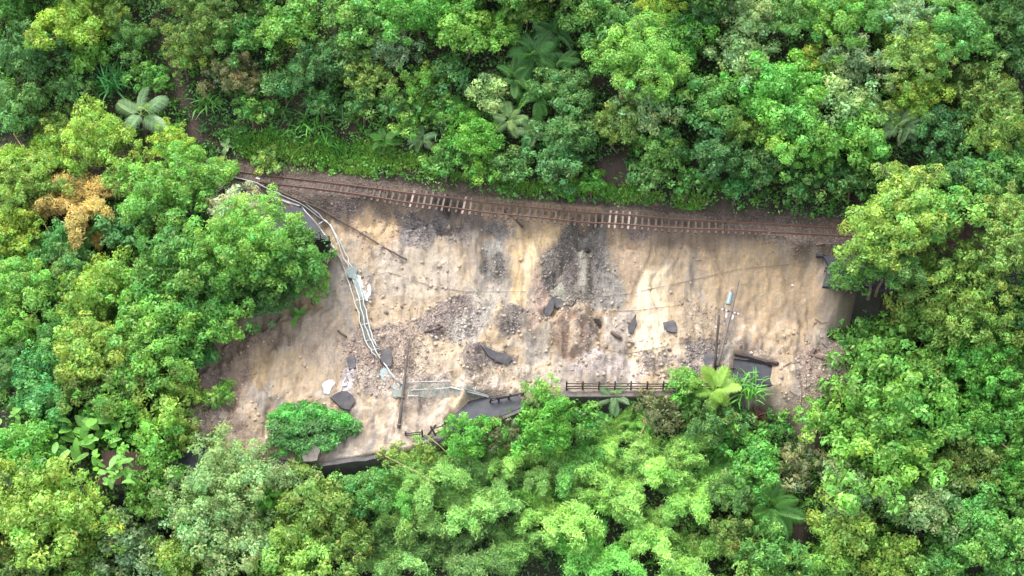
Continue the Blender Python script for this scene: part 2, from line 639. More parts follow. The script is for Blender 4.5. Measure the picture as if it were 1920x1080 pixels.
TAN = (.50, .37, .23)
PATCH = [  # px polygon, colour, gravel amount, edge softness (m)
    ([(640, 470), (860, 440), (900, 560), (780, 640), (700, 640), (660, 540)], (.50, .385, .26), .1, 1.2),
    ([(640, 390), (760, 400), (750, 470), (690, 480), (650, 440)], (.47, .34, .23), .3, .6),
    ([(655, 405), (745, 405), (740, 445), (700, 460)], (.56, .40, .23), .0, .4),
    ([(962, 418), (1062, 415), (1050, 440), (1012, 470), (1002, 520), (990, 575), (962, 575), (958, 520), (955, 460)], (.62, .45, .25), .0, .5),
    ([(985, 455), (1005, 450), (1000, 520), (975, 560)], (.86, .68, .42), .0, .3),
    ([(1005, 500), (1040, 540), (1035, 600), (990, 620), (990, 560)], (.44, .32, .25), .4, .5),
    ([(1140, 430), (1230, 440), (1225, 500), (1190, 560), (1150, 520)], (.48, .35, .23), .1, .8),
    ([(1205, 500), (1258, 505), (1250, 560), (1250, 664), (1180, 670), (1190, 610), (1197, 550)], (.86, .69, .46), .0, .4),
    ([(1180, 672), (1280, 655), (1280, 668), (1190, 700)], (.84, .68, .47), .0, .3),
    ([(1300, 450), (1480, 460), (1540, 500), (1540, 600), (1440, 680), (1350, 560)], (.54, .39, .235), .0, 1.2),
    ([(1430, 640), (1500, 600), (1480, 760), (1440, 760)], (.58, .43, .27), .0, .6),
    ([(1270, 560), (1350, 580), (1370, 640), (1290, 650)], (.45, .34, .22), .3, .8),
    # gravel fans of spilled ballast
    ([(1078, 408), (1128, 412), (1136, 470), (1145, 520), (1125, 560), (1062, 590), (1036, 560), (1010, 528), (1018, 480), (1052, 447)], (.215, .19, .18), .8, .25),
    ([(1088, 450), (1100, 450), (1100, 545), (1086, 550)], (.5, .45, .37), .1, .25),
    ([(1050, 490), (1075, 500), (1060, 525), (1040, 520)], (.42, .34, .27), .3, .25),
    ([(1118, 500), (1150, 530), (1148, 570), (1105, 575)], (.42, .39, .3), .2, .4),
    ([(1035, 535), (1070, 535), (1070, 560), (1035, 560)], (.44, .41, .31), .1, .3),
    ([(902, 402), (962, 408), (966, 440), (935, 452), (915, 445), (900, 425)], (.21, .19, .195), .9, .3),
    ([(905, 445), (945, 445), (945, 480), (905, 480)], (.42, .39, .33), .3, .3),
    ([(905, 478), (950, 480), (955, 525), (935, 535), (905, 525)], (.27, .24, .225), .5, .35),
    ([(885, 530), (955, 530), (930, 580), (880, 620), (870, 600)], (.45, .40, .32), .3, .5),
    ([(748, 400), (835, 412), (838, 440), (790, 468), (752, 470)], (.28, .25, .26), .9, .35),
    ([(690, 376), (880, 398), (885, 425), (800, 420), (700, 398)], (.2, .165, .16), .8, .3),
    ([(835, 420), (880, 430), (870, 470), (840, 450)], (.33, .27, .24), .5, .4),
    ([(560, 365), (690, 380), (660, 410), (600, 400)], (.3, .235, .215), .9, .4),
    ([(1165, 420), (1240, 425), (1235, 445), (1170, 445)], (.24, .18, .165), .8, .3),
    ([(828, 562), (870, 545), (905, 590), (880, 640), (800, 632), (775, 612)], (.31, .25, .225), .9, .5),
    ([(925, 597), (950, 572), (985, 580), (990, 602), (960, 637), (935, 627)], (.21, .175, .17), .8, .25),
    ([(860, 665), (890, 640), (930, 655), (972, 672), (962, 687), (905, 685), (900, 708), (870, 702)], (.22, .175, .16), .8, .3),
    ([(1030, 605), (1060, 580), (1092, 590), (1125, 598), (1124, 640), (1085, 682), (1055, 665), (1030, 645)], (.29, .19, .135), .4, .3),
    ([(1105, 595), (1128, 598), (1122, 640), (1100, 640)], (.22, .18, .17), .8, .25),
    ([(1065, 600), (1085, 600), (1085, 650), (1068, 650)], (.52, .4, .28), .1, .25),
    ([(1195, 668), (1262, 660), (1282, 676), (1230, 696), (1202, 702)], (.27, .21, .2), .8, .3),
    ([(1285, 640), (1345, 640), (1350, 695), (1295, 705)], (.3, .25, .225), .7, .5),
    ([(1062, 708), (1072, 680), (1112, 650), (1182, 682), (1160, 708)], (.53, .45, .4), .3, .5),
    ([(1370, 640), (1420, 632), (1465, 675), (1400, 672)], (.34, .235, .175), .6, .4),
    ([(850, 700), (960, 690), (960, 745), (860, 745)], (.47, .37, .27), .5, .6),
    ([(640, 640), (770, 600), (810, 680), (780, 722), (690, 745), (640, 705)], (.41, .31, .245), .9, .7),
    ([(720, 760), (830, 750), (840, 815), (720, 845)], (.56, .45, .34), .2, .6),
    ([(636, 740), (645, 690), (672, 664), (668, 700), (655, 742)], (.5, .45, .45), .3, .3),
    ([(345, 700), (430, 640), (480, 610), (560, 620), (500, 680), (450, 760), (480, 830), (360, 815)], (.33, .235, .175), .4, .7),
    ([(350, 700), (425, 690), (440, 800), (355, 810)], (.25, .18, .15), .4, .6),
    ([(468, 675), (505, 640), (508, 690), (482, 735)], (.52, .37, .21), .1, .4),
    ([(510, 660), (590, 640), (620, 700), (560, 740), (510, 740)], (.53, .40, .26), .0, .6),
    ([(560, 610), (590, 600), (580, 650), (565, 650)], (.42, .26, .19), .2, .4),
    ([(1490, 655), (1570, 655), (1600, 690), (1530, 770), (1500, 720)], (.34, .25, .19), .6, .5),
    ([(1440, 760), (1500, 740), (1560, 760), (1540, 880), (1450, 850)], (.4, .29, .21), .4, .8),
]
PATCH += [
    ([(1105, 440), (1135, 440), (1170, 545), (1165, 578), (1105, 578), (1112, 500)], (.33, .30, .255), .35, .3),
    ([(1012, 520), (1025, 480), (1058, 440), (1078, 412), (1082, 440), (1050, 490), (1035, 540)], (.18, .155, .15), .7, .2),
    ([(700, 470), (760, 465), (850, 470), (870, 540), (800, 560), (720, 560)], (.50, .42, .33), .15, 1.0),
    ([(840, 600), (930, 560), (925, 600), (880, 640), (850, 650)], (.48, .43, .37), .5, .5),
    ([(980, 620), (1030, 600), (1035, 680), (980, 690)], (.5, .44, .36), .2, .5),
    ([(1130, 590), (1190, 580), (1180, 640), (1130, 650)], (.54, .46, .38), .1, .4),
    ([(660, 690), (760, 700), (840, 690), (860, 740), (760, 760), (700, 740)], (.50, .40, .32), .6, .6),
    ([(540, 590), (640, 590), (650, 680), (600, 700), (560, 660)], (.50, .39, .29), .2, .7),

    ([(815, 372), (872, 378), (872, 392), (815, 386)], (.06, .05, .05), .3, .2),  # shade in the left hole under the track, painted into the soil colour
    ([(1082, 398), (1122, 400), (1122, 416), (1082, 414)], (.08, .055, .055), .3, .2),  # likewise painted shade, right hole under the track
    ([(1040, 470), (1075, 450), (1085, 500), (1075, 560), (1060, 560), (1055, 520)], (.18, .155, .15), .7, .2),
    ([(1100, 460), (1128, 470), (1136, 510), (1112, 500)], (.19, .17, .175), .8, .25),
    ([(1012, 515), (1030, 510), (1045, 520), (1020, 530)], (.12, .10, .10), .6, .2),
    ([(903, 500), (912, 478), (918, 500), (908, 520)], (.12, .11, .11), .4, .2),
    ([(930, 470), (940, 478), (945, 505), (934, 512)], (.15, .14, .14), .4, .2),
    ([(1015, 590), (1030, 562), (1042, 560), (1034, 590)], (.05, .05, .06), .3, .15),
    ([(938, 605), (950, 600), (952, 610), (940, 612)], (.08, .07, .07), .4, .15),
    ([(640, 480), (700, 520), (690, 560), (660, 540)], (.47, .4, .32), .3, .4),
    ([(760, 470), (810, 480), (800, 560), (770, 560)], (.53, .44, .32), .0, .6),
    ([(960, 690), (1050, 690), (1050, 725), (980, 725)], (.5, .42, .32), .3, .5),
    ([(660, 615), (740, 610), (730, 640), (670, 650)], (.38, .3, .24), .7, .5),
    ([(770, 650), (830, 640), (850, 690), (780, 700)], (.52, .41, .29), .2, .5),
]
PATCH = [(p, (c[0], c[1], c[2] * (.9 if c[2] > .93 * c[1] and c[0] < .33 else 1)), g, q) for p, c, g, q in PATCH]
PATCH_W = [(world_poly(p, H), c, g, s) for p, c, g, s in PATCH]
BARE_PX = [[(284, 10), (310, 40), (328, 110), (355, 190), (385, 262), (360, 262), (336, 190), (316, 110)],
           [(85, 205), (148, 205), (155, 240), (90, 242)], [(1118, 298), (1180, 310), (1172, 345), (1128, 342)],
           [(1465, 985), (1510, 980), (1500, 1040)]]
BARE_W = [world_poly(p, H) for p in BARE_PX]

tanb = world_poly([(868, 372), (960, 378), (1125, 384), (1125, 398), (1062, 415), (960, 410), (870, 398)], H)


def soil_at(x, y):
    sdS = sdist(x, y, SLIDE)
    wS = sstep(-.5, .5, sdS + .5 * fbm(x * .6, y * .6, 3, 3))
    colr = np.empty(x.shape + (3,))
    grav = np.zeros(x.shape)
    mulch = np.array((.035, .036, .022))
    litter = np.array((.075, .057, .038))
    q = sstep(-.3, .5, fbm(x * .5, y * .5, 4, 101))[..., None]
    colr[:] = mulch * (1 - q) + litter * q
    for poly in BARE_W:
        m = sstep(-.6, .4, sdist(x, y, poly) + .5 * fbm(x, y, 3, 103))[..., None]
        colr = colr * (1 - m) + np.array((.15, .105, .085)) * m
    bench = sstep(-.5, .4, 2.4 - np.abs(y - yt(x)) + .5 * fbm(x * .8, y * .8, 3, 105))
    bcol = np.array((.17, .125, .10)) * (1 + .25 * fbm(x * .5, y * 1.5, 3, 107))[..., None]
    colr = colr * (1 - bench[..., None]) + bcol * bench[..., None]
    grav = bench * .9
    t1 = fbm(x * .22, y * .12, 3, 111)[..., None]
    t2 = fbm(x * 1.2, y * .25, 4, 113)[..., None]
    sl = np.array(TAN) + t1 * np.array((.05, .03, .0)) + t2 * np.array((.06, .06, .06))
    red = sstep(.2, .7, fbm(x * .5, y * .25, 3, 117))[..., None]
    sl = sl * (1 - red * .5) + np.array((.42, .29, .2)) * red * .5
    sm = fbm(x * .55 + .6 * fbm(x * .25, y * .25, 2, 127), y * .11, 4, 129)
    gm_ = sstep(.0, .42, sm)[..., None] * .9
    sl = sl * (1 - gm_) + np.array((.35, .305, .26)) * gm_
    cm_ = sstep(.2, .55, -sm)[..., None] * .5
    sl = sl * (1 - cm_) + np.array((.62, .48, .31)) * cm_
    keep_ballast = (sstep(-.4, .3, y - yt(x) + 1.0) * bench)[..., None]
    sl = sl * (1 - keep_ballast * .75) + bcol * keep_ballast * .75
    wob = .5 * fbm(x * .9, y * .45, 4, 121) + .3 * fbm(x * 2.6, y * .9, 3, 123)
    sgr = np.zeros(x.shape)
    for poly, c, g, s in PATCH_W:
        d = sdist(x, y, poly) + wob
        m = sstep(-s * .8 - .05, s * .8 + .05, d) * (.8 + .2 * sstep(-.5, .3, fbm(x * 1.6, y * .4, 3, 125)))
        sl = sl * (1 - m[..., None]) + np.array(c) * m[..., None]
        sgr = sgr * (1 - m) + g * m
    # marbled flows of mixed mud over the toe
    toe = 1 - sstep(1.0, 4.5, y - ye(x) - RW)
    w1, w2 = fbm(x * .5, y * .5, 2, 131), fbm(x * .5, y * .5, 2, 133)
    mb_ = fbm(x * .75 + 2.2 * w1, y * .9 + 2.2 * w2, 4, 135)
    k1 = (toe * sstep(.08, .4, mb_) * .65)[..., None]
    k2 = (toe * sstep(.08, .4, -mb_) * .55)[..., None]
    sl = sl * (1 - k1) + np.array((.66, .55, .44)) * k1
    sl = sl * (1 - k2) + np.array((.33, .26, .205)) * k2
    m = sstep(-.4, .4, sdist(x, y, tanb) + wob)[..., None]
    sl = sl * (1 - m * .85) + np.array((.46, .32, .2)) * m * .85
    colr = colr * (1 - wS[..., None]) + sl * wS[..., None]
    grav = grav * (1 - wS) + (sgr + .12) * wS

    return np.clip(colr * np.array((.51, .515, .527)), .01, .9), grav


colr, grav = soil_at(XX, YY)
V = np.stack([XX, YY, ZZ], -1).reshape(-1, 3)
idx = np.arange(nx * ny).reshape(ny, nx)
F = np.stack([idx[:-1, :-1], idx[:-1, 1:], idx[1:, 1:], idx[1:, :-1]], -1).reshape(-1, 4)
gm = np_mesh('hillside', V, F, M['soil'], smooth=True)
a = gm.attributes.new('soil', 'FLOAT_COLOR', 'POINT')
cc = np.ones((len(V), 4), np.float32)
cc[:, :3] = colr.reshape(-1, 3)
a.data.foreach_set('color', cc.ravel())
a = gm.attributes.new('gravel', 'FLOAT', 'POINT')
a.data.foreach_set('value', np.clip(grav, 0, 1).ravel().astype(np.float32))
ground = put(bpy.data.objects.new('hillside', gm))
ground['kind'] = 'structure'


# ------------------------------------------------------------------ roads
def strip(name, xs, ylo, yhi, zf, mat, th=.3, n=6):
    V, F = [], []
    for xv in xs:
        a, b = float(ylo(xv)), float(yhi(xv))
        for k in range(n + 1):
            V.append((xv, a + (b - a) * k / n, float(zf(xv))))
    w = n + 1
    for i in range(len(xs) - 1):
        for k in range(n):
            F.append((i * w + k, (i + 1) * w + k, (i + 1) * w + k + 1, i * w + k + 1))
    top = len(V)
    V += [(a, b, c - th) for a, b, c in V[:top]]
    for i in range(len(xs) - 1):
        F.append((i * w, top + i * w, top + (i + 1) * w, (i + 1) * w))
        F.append((i * w + n, (i + 1) * w + n, top + (i + 1) * w + n, top + i * w + n))
    F.append(tuple(range(0, w)) + tuple(range(top + w - 1, top - 1, -1)))
    e = (len(xs) - 1) * w
    F.append(tuple(range(e + w - 1, e - 1, -1)) + tuple(range(top + e, top + e + w)))
    o = MB().add(V, F).obj(name, mat)
    o['kind'] = 'structure'
    return o


strip('road', np.arange(-60, 62, 1.0), lambda v: ye(v) + .03, lambda v: ye(v) + RW - .05, lambda v: zroad(v) + .02, M['asphalt'])


def cut_left(v):      # where the slide cut the upper road
    return float(yt(v) - TERR_IN - .05)


# upper road: two surviving stubs, ends broken diagonally by the slide
def upper_road(px_cut, side):
    pts = [hit_fn(H0, a, b) for a, b in px_cut]
    z = ZT - TERR_DZ + .03
    xs = np.linspace(-70, pts[0][0], 40) if side < 0 else np.linspace(pts[0][0], 70, 40)
    inner = [(xv, float(yt(xv) - TERR_IN), z) for xv in xs]
    outer = [(xv, float(yt(xv) - TERR_OUT + .05), z) for xv in xs]
    if side < 0:
        cut = [(p[0], p[1], z) for p in pts]
        poly = inner + cut + [o for o in outer if o[0] <= 1e9 and o[0] < pts[-1][0]][::-1]
    else:
        cut = [(p[0], p[1], z) for p in pts]
        poly = [o for o in outer if o[0] > pts[-1][0]][::-1] + inner[::-1][::-1][0:0]
        poly = cut[::-1] + inner + outer[::-1]
        poly = inner + outer[::-1] + cut[::-1]
    o = MB().prism(poly[::-1], (0, 0, -.3)).obj('upper_road', M['asphalt'])
    o['kind'] = 'structure'
    return o


upper_road([(548, 378), (568, 392), (585, 412), (604, 436), (622, 466)], -1)
upper_road([(1532, 457), (1544, 474), (1553, 496)], 1)


# ------------------------------------------------------------------ railway track
def along(px_pts, z):
    return np.array([plane_pt(a, b, z) for a, b in px_pts])


XS = np.arange(TP[1][0] - 4, TP[-2][0] + 4, 1.0)


def sag(xv):          # the unsupported middle has rolled and sunk towards the slope
    p0, p1, p2, p3 = (plane_pt(c, 380, ZT)[0] for c in (610, 800, 1150, 1420))
    return float(sstep(p0, p1, xv) * (1 - sstep(p2, p3, xv)))


def track_frame(xv):
    y0 = float(yt(xv))
    s = (float(yt(xv + .5)) - float(yt(xv - .5)))
    tan = np.array([1, s, 0.0])
    tan /= np.linalg.norm(tan)
    nor = np.array([-tan[1], tan[0], 0])
    sg = sag(xv)
    roll = R(17) * sg
    nr = nor * math.cos(roll) + np.array([0, 0, 1]) * math.sin(roll)
    up = -nor * math.sin(roll) + np.array([0, 0, 1]) * math.cos(roll)
    c = np.array([xv, y0, ZT - .055 + .05 * sg * math.sin(xv * .7)])
    return c, tan, nr, up


tb = np.array([0.0, float(yt(0)), ZT])
track = thing('railway_track', tb, 'rusty narrow gauge railway track hanging unsupported across the top of the landslide', 'railway track')
for side in (-1, 1):
    V, F = [], []
    prof = [(-.065, 0), (.065, 0), (.065, .025), (.02, .04), (.02, .11), (.038, .12), (.038, .155), (-.038, .155), (-.038, .12), (-.02, .11), (-.02, .04), (-.065, .025)]
    k = len(prof)
    for xv in XS:
        c, tn, nr, up = track_frame(xv)
        o = c + nr * (side * .56) + up * .07
        for u, w in prof:
            V.append(o + nr * u + up * w)
    for i in range(len(XS) - 1):
        for j in range(k):
            F.append((i * k + j, i * k + (j + 1) % k, (i + 1) * k + (j + 1) % k, (i + 1) * k + j))
    F.append(tuple(range(k))[::-1])
    F.append(tuple((len(XS) - 1) * k + j for j in range(k)))
    MB().add(V, F).obj('rail', M['rust'], track, tb)
sl_b = MB().box((0, 0, 0), (.2, 2.0, .14))
sl_me = sl_b.mesh('sleeper', M['sleeper'])
bm_ = MB()
for s in (-1, 1):
    bm_.box((0, s * .56, .085), (.14, .3, .02))
plate_me = bm_.mesh('tie_plate', M['rust'])
xv = XS[0] + .5
while xv < XS[-1] - .5:
    c, tn, nr, up = track_frame(xv)
    sg = sag(xv)
    o = bpy.data.objects.new('sleeper', sl_me)
    j = rng.normal(0, .03, 3)
    Rm = Matrix((tn, nr, up)).transposed()
    o.matrix_local = Matrix.Translation(c - tb + np.array([j[0], j[1], -.02 * (1 - sg)])) @ (Rm @ Matrix.Rotation(float(rng.normal(0, .03)), 3, 'Z')).to_4x4()
    pxx = float(np.interp(xv, TP[:, 0], [q[0] for q in trk]))
    b = rng.choice([.14, .24, .42], p=[.4, .4, .2]) if (770 < pxx < 885 or 1085 < pxx < 1200) else rng.uniform(.07, .15)
    o.color = (b, b * .88, b * .82, 1)
    put(o, track)
    xv += .66

# ------------------------------------------------------------------ fences, walls, poles, debris
def wall_run(name, px_a, px_b, label, cat, top_off, height, thick, mat, cap=None, jag=0.0, back=.02):
    """a wall standing under the outer road edge between two picture columns"""
    xa = float(np.interp(px_a, [p[0] for p in edge], EPT[:, 0]))
    xb = float(np.interp(px_b, [p[0] for p in edge], EPT[:, 0]))
    xs = np.arange(xa, xb + .01, .5)
    base = np.array([(xa + xb) / 2, float(ye((xa + xb) / 2)), float(zroad((xa + xb) / 2)) - height])
    V, F = [], []
    for i, v in enumerate(xs):
        z = float(zroad(v)) + top_off + jag * (vnoise(np.array(v * 1.3), np.array(.5), 9) - .5) * 2
        yy = float(ye(v))
        w = .10 * float(fbm(np.array(v * 1.5), np.array(0.), 3, 5))
        for (dy, zz) in ((back, z - height), (back, z), (-thick + w, z), (-thick - .12 + w, z - height)):
            V.append((v, yy + dy, zz))
    for i in range(len(xs) - 1):
        for j in range(4):
            F.append((i * 4 + j, i * 4 + (j + 1) % 4, i * 4 + 4 + (j + 1) % 4, i * 4 + 4 + j))
    F += [(3, 2, 1, 0), tuple((len(xs) - 1) * 4 + j for j in range(4))]
    t = thing(name, base, label, cat)
    MB().add(V, F).obj('wall_body', mat, t, base)
    if cap:
        mb = MB()
        pts = [(v, float(ye(v)) - thick / 2, float(zroad(v)) + top_off + cap / 2) for v in xs]
        V, F = [], []
        for p in pts:
            for dy, dz in ((thick / 2 + .06, -cap / 2), (thick / 2 + .06, cap / 2), (-thick / 2 - .1, cap / 2), (-thick / 2 - .1, -cap / 2)):
                V.append((p[0], p[1] + dy, p[2] + dz + .003))
        for i in range(len(xs) - 1):
            for j in range(4):
                F.append((i * 4 + j, i * 4 + (j + 1) % 4, i * 4 + 4 + (j + 1) % 4, i * 4 + 4 + j))
        F += [(3, 2, 1, 0), tuple((len(xs) - 1) * 4 + j for j in range(4))]
        mb.add(V, F).obj('kerb_cap', M['conc'], t, base)
    return t


wall_run('retaining_wall', 1000, 1340, 'dark wet retaining wall below the standing timber fence', 'retaining wall', -.02, 2.6, .4, M['wall'], cap=.16)
wall_run('retaining_wall', 585, 722, 'dark broken retaining wall edge beside the vine covered mound', 'retaining wall', -.05, 2.8, .5, M['wall'], jag=.25)
wall_run('retaining_wall', 838, 985, 'dark retaining wall below the exposed road patch and broken railing', 'retaining wall', -.04, 2.6, .45, M['wall'])


def bar(a, b, w, h):
    a, b = np.asarray(a, float), np.asarray(b, float)
    d = b - a
    L = np.linalg.norm(d)
    d /= L
    up = np.array([0, 0, 1.0])
    if abs(d[2]) > .9:
        up = np.array([0, 1.0, 0])
    s = np.cross(up, d)
    s /= np.linalg.norm(s)
    u = np.cross(d, s)
    return MB().box((a + b) / 2, (L, w, h), np.stack([d, s, u], 1))


def fence(px_posts, py, label, lean=(0, 0), heights=1.15, rails=(.3, .65, 1.0), skip=(), zoff=.16):
    P = []
    for i, a in enumerate(px_posts):
        yv = py[i] if isinstance(py, (list, tuple)) else py
        p = plane_pt(a, yv, -4.0)
        p = plane_pt(a, yv, float(zroad(p[0])) + zoff)
        P.append(p)
    base = P[0]
    t = thing('timber_fence', base, label, 'fence')
    tops = []
    for i, p in enumerate(P):
        lx, ly = (lean[i] if isinstance(lean, list) else lean)
        top = p + np.array([lx, ly, heights + .08])
        tops.append(top)
        bar(p - np.array([0, 0, .25]), top, .15, .15).obj('post', M['wood'], t, base)
    for i in range(len(P) - 1):
        for j, h in enumerate(rails):
            if (i, j) in skip:
                continue
            f = h / (heights + .08)
            a = P[i] + (tops[i] - P[i]) * f + np.array([0, -.1, rng.normal(0, .025)])
            b = P[i + 1] + (tops[i + 1] - P[i + 1]) * f + np.array([0, -.1, rng.normal(0, .025)])
            bar(a, b, .06, .1).obj('rail', M['wood'], t, base)
    return t


fence([1062, 1092.5, 1122.5, 1152.5, 1182.5, 1213, 1243, 1273, 1303, 1333], 731, 'dark three rail timber fence standing straight along the road edge')
fence([918, 936, 952, 975], [752, 748, 745, 742], 'broken dark fence tilting over the wet road gap', lean=[(.2, -.3), (-.3, -.5), (.3, -.4), (.5, -.2)], heights=.8, rails=(.25, .5, .75), skip=((0, 1), (2, 0)), zoff=.1)
fence([761, 792], [821, 818], 'short two post fence remnant at the foot of the leaning pole', heights=.85, rails=(.45, .75))
fence([800, 818, 833], [815, 816, 810], 'collapsed fence piece with crooked rails beside the road patch', lean=[(.9, .2), (-.5, .1), (.1, .3)], heights=1.1, rails=(.3, .6, .9), skip=((0, 0), (1, 1)))


def gpt(px, py, h=0.0):
    p = hit(px, py)
    return p + np.array([0, 0, h])


def ground_tube(name, pts, r, mat, label, cat, lift=.05, n=6, r2=None, sub=1, group=None, bury=0):
    P = [gpt(a, b, lift + r) for a, b in pts]
    if sub > 1:
        Q = []
        for i in range(len(pts) - 1):
            for k in range(sub):
                f = k / sub
                Q.append(gpt(pts[i][0] + (pts[i + 1][0] - pts[i][0]) * f, pts[i][1] + (pts[i + 1][1] - pts[i][1]) * f, lift + r))
        Q.append(P[-1])
        P = Q
    o = MB().tube(P, r, n, r2).obj(name, mat, None, P[0], smooth=True)
    return tag(o, label, cat, group)


def slab(name, px, th, label, cat, mat, lift=.1, tilt=None):
    P = np.array([gpt(a, b) for a, b in px])
    c = P.mean(0)
    A = np.c_[P[:, :2] - c[:2], np.ones(len(P))]
    co = np.linalg.lstsq(A, P[:, 2], rcond=None)[0]
    Q = P.copy()
    Q[:, 2] = A @ co
    n = np.array([-co[0], -co[1], 1])
    n /= np.linalg.norm(n)
    if tilt:
        Rm = np.array(Matrix.Rotation(R(tilt[1]), 3, Vector(tilt[0])))
        Q = (Q - c) @ Rm.T + c
        n = Rm @ n
    # irregular broken outline
    out = []
    for i in range(len(Q)):
        a, b = Q[i], Q[(i + 1) % len(Q)]
        out.append(a)
        if np.linalg.norm(b - a) > .6:
            m = (a + b) / 2
            ax = np.cross(n, b - a)
            out.append(m + ax / (np.linalg.norm(ax) + 1e-9) * rng.normal(0, .07))
    Q = np.array(out) + n * (lift + th * .5)
    o = MB().prism(Q, -n * th).obj(name, mat, None, c)
    return tag(o, label, cat)


# fallen pipe railing, draped from the upper road down to the toe
def poly_len(pts):
    return [np.linalg.norm(np.subtract(pts[i + 1], pts[i])) for i in range(len(pts) - 1)]


base = gpt(668, 560)
fr = thing('fallen_railing', base, 'long pale three pipe railing draped down the left side of the landslide', 'railing')
runs = [
    [(428, 333), (470, 345), (505, 358), (563, 385), (600, 410), (628, 440), (640, 475), (657, 515), (668, 545), (681, 600), (692, 640), (708, 663), (722, 692), (752, 724)],
    [(566, 390), (596, 425), (620, 460), (640, 490), (652, 520), (662, 560), (675, 607), (686, 640), (697, 660), (706, 673)],
    [(570, 382), (612, 416), (634, 452), (648, 480), (660, 503), (674, 540), (684, 575), (692, 612), (700, 640), (708, 655)],
]
lifts = [.55, .35, .5]
for pts, lf in zip(runs, lifts):
    P = []
    for i in range(len(pts) - 1):
        for k in range(3):
            f = k / 3
            P.append((pts[i][0] + (pts[i + 1][0] - pts[i][0]) * f, pts[i][1] + (pts[i + 1][1] - pts[i][1]) * f))
    P.append(pts[-1])
    W = np.array([gpt(a, b, 0) for a, b in P])
    for _ in range(2):           # pipes are stiff, kinked where they broke
        W[1:-1] = W[1:-1] * .5 + (W[:-2] + W[2:]) * .25
    W[1:-1, :2] += rng.normal(0, .07, (len(W) - 2, 2))
    for i in range(len(W)):
        W[i, 2] = max(W[i, 2], float(H(W[i, 0], W[i, 1]))) + lf * .6
    MB().tube(W, .065, 6).obj('rail', M['pipe'], fr, base, smooth=True)
for (a, b) in (((598, 424), (611, 416)), ((632, 462), (642, 452)), ((621, 470), (614, 498)), ((666, 567), (686, 564)), ((679, 612), (697, 610)), ((687, 643), (705, 640)), ((697, 660), (712, 657)), ((653, 517), (664, 503))):
    MB().tube([gpt(*a, .28), gpt(*b, .3)], .05, 6).obj('post', M['pipe'], fr, base)


def net(pxq, name='netting', parent=None, base=None, nu=10, nv=5, w=.035, mat='mesh', lift=.2):
    """a lattice of flat wires over a quad given in picture corners"""
    c = [gpt(a, b, lift) for a, b in pxq]
    mb = MB()

    def q(u, v):
        p = (c[0] * (1 - u) + c[1] * u) * (1 - v) + (c[3] * (1 - u) + c[2] * u) * v
        p = p.copy()
        p[2] = max(p[2], float(H(p[0], p[1])) + .08)
        return p
    for i in range(nu + 1):
        mb.tube([q(i / nu, v) for v in (0, .25, .5, .75, 1)], w / 2, 3)
    for j in range(nv + 1):
        mb.tube([q(u, j / nv) for u in (0, .25, .5, .75, 1)], w / 2, 3)
    o = mb.obj(name, M[mat], parent, base)
    if name == 'netting':
        o['kind'] = 'stuff'
    return o


net([(668, 568), (684, 566), (697, 640), (686, 643)], parent=fr, base=base, nu=12, nv=34, lift=.18)
net([(688, 643), (704, 641), (712, 660), (698, 664)], parent=fr, base=base, nu=12, nv=8, lift=.18)
base = gpt(700, 700)
tag(slab('sheet', [(652, 508), (667, 500), (672, 515), (670, 526), (656, 522)], .05, 'grey green sheet plate caught in the pipe railing', 'sheet', M['sheet'], .4), 'small grey green plate caught on the pipe railing', 'plate')
slab('concrete_slab', [(668, 515), (682, 520), (694, 535), (696, 555), (690, 566), (680, 563), (672, 540)], .18, 'pale bluish rounded concrete slab lying beside the pipe railing', 'slab', M['pale'], .12)
slab('sheet', [(664, 522), (674, 522), (686, 560), (674, 562)], .04, 'long grey green sheet lying under the pipe railing rails', 'sheet', M['sheet'], .28)
slab('asphalt_slab', [(714, 662), (728, 655), (735, 668), (733, 690), (722, 692), (712, 676)], .25, 'blue grey rock block at the lower end of the pipe railing', 'block', M['slab'], .25)
slab('sheet', [(712, 695), (724, 690), (755, 722), (757, 735), (742, 733), (716, 712)], .05, 'crumpled grey green sheet against the left leaning pole', 'sheet', M['sheet'], .12)
slab('sheet', [(738, 732), (757, 733), (757, 748), (735, 745)], .05, 'dark green crumpled sheet behind the left leaning pole', 'sheet', M['mesh'], .2)

base = gpt(840, 735)
fp = thing('fallen_railing', base, 'flattened pale railing with green netting right of the left leaning pole', 'railing')
for (pa, pb, rr) in (((765, 720), (846, 718), .045), ((770, 735), (842, 731), .045), ((765, 745), (800, 747), .04), ((843, 729), (916, 748), .075), ((870, 732), (915, 745), .04), ((893, 727), (887, 745), .04)):
    MB().tube([gpt(pa[0], pa[1], .25), gpt((pa[0] + pb[0]) / 2, (pa[1] + pb[1]) / 2, .28), gpt(pb[0], pb[1], .28)], rr, 6).obj('rail', M['pipe'], fp, base)
net([(765, 722), (845, 720), (842, 745), (768, 746)], parent=fp, base=base, nu=30, nv=11, w=.035, lift=.1)
net([(845, 728), (905, 733), (900, 748), (850, 744)], parent=fp, base=base, nu=24, nv=9, w=.035, lift=.1)

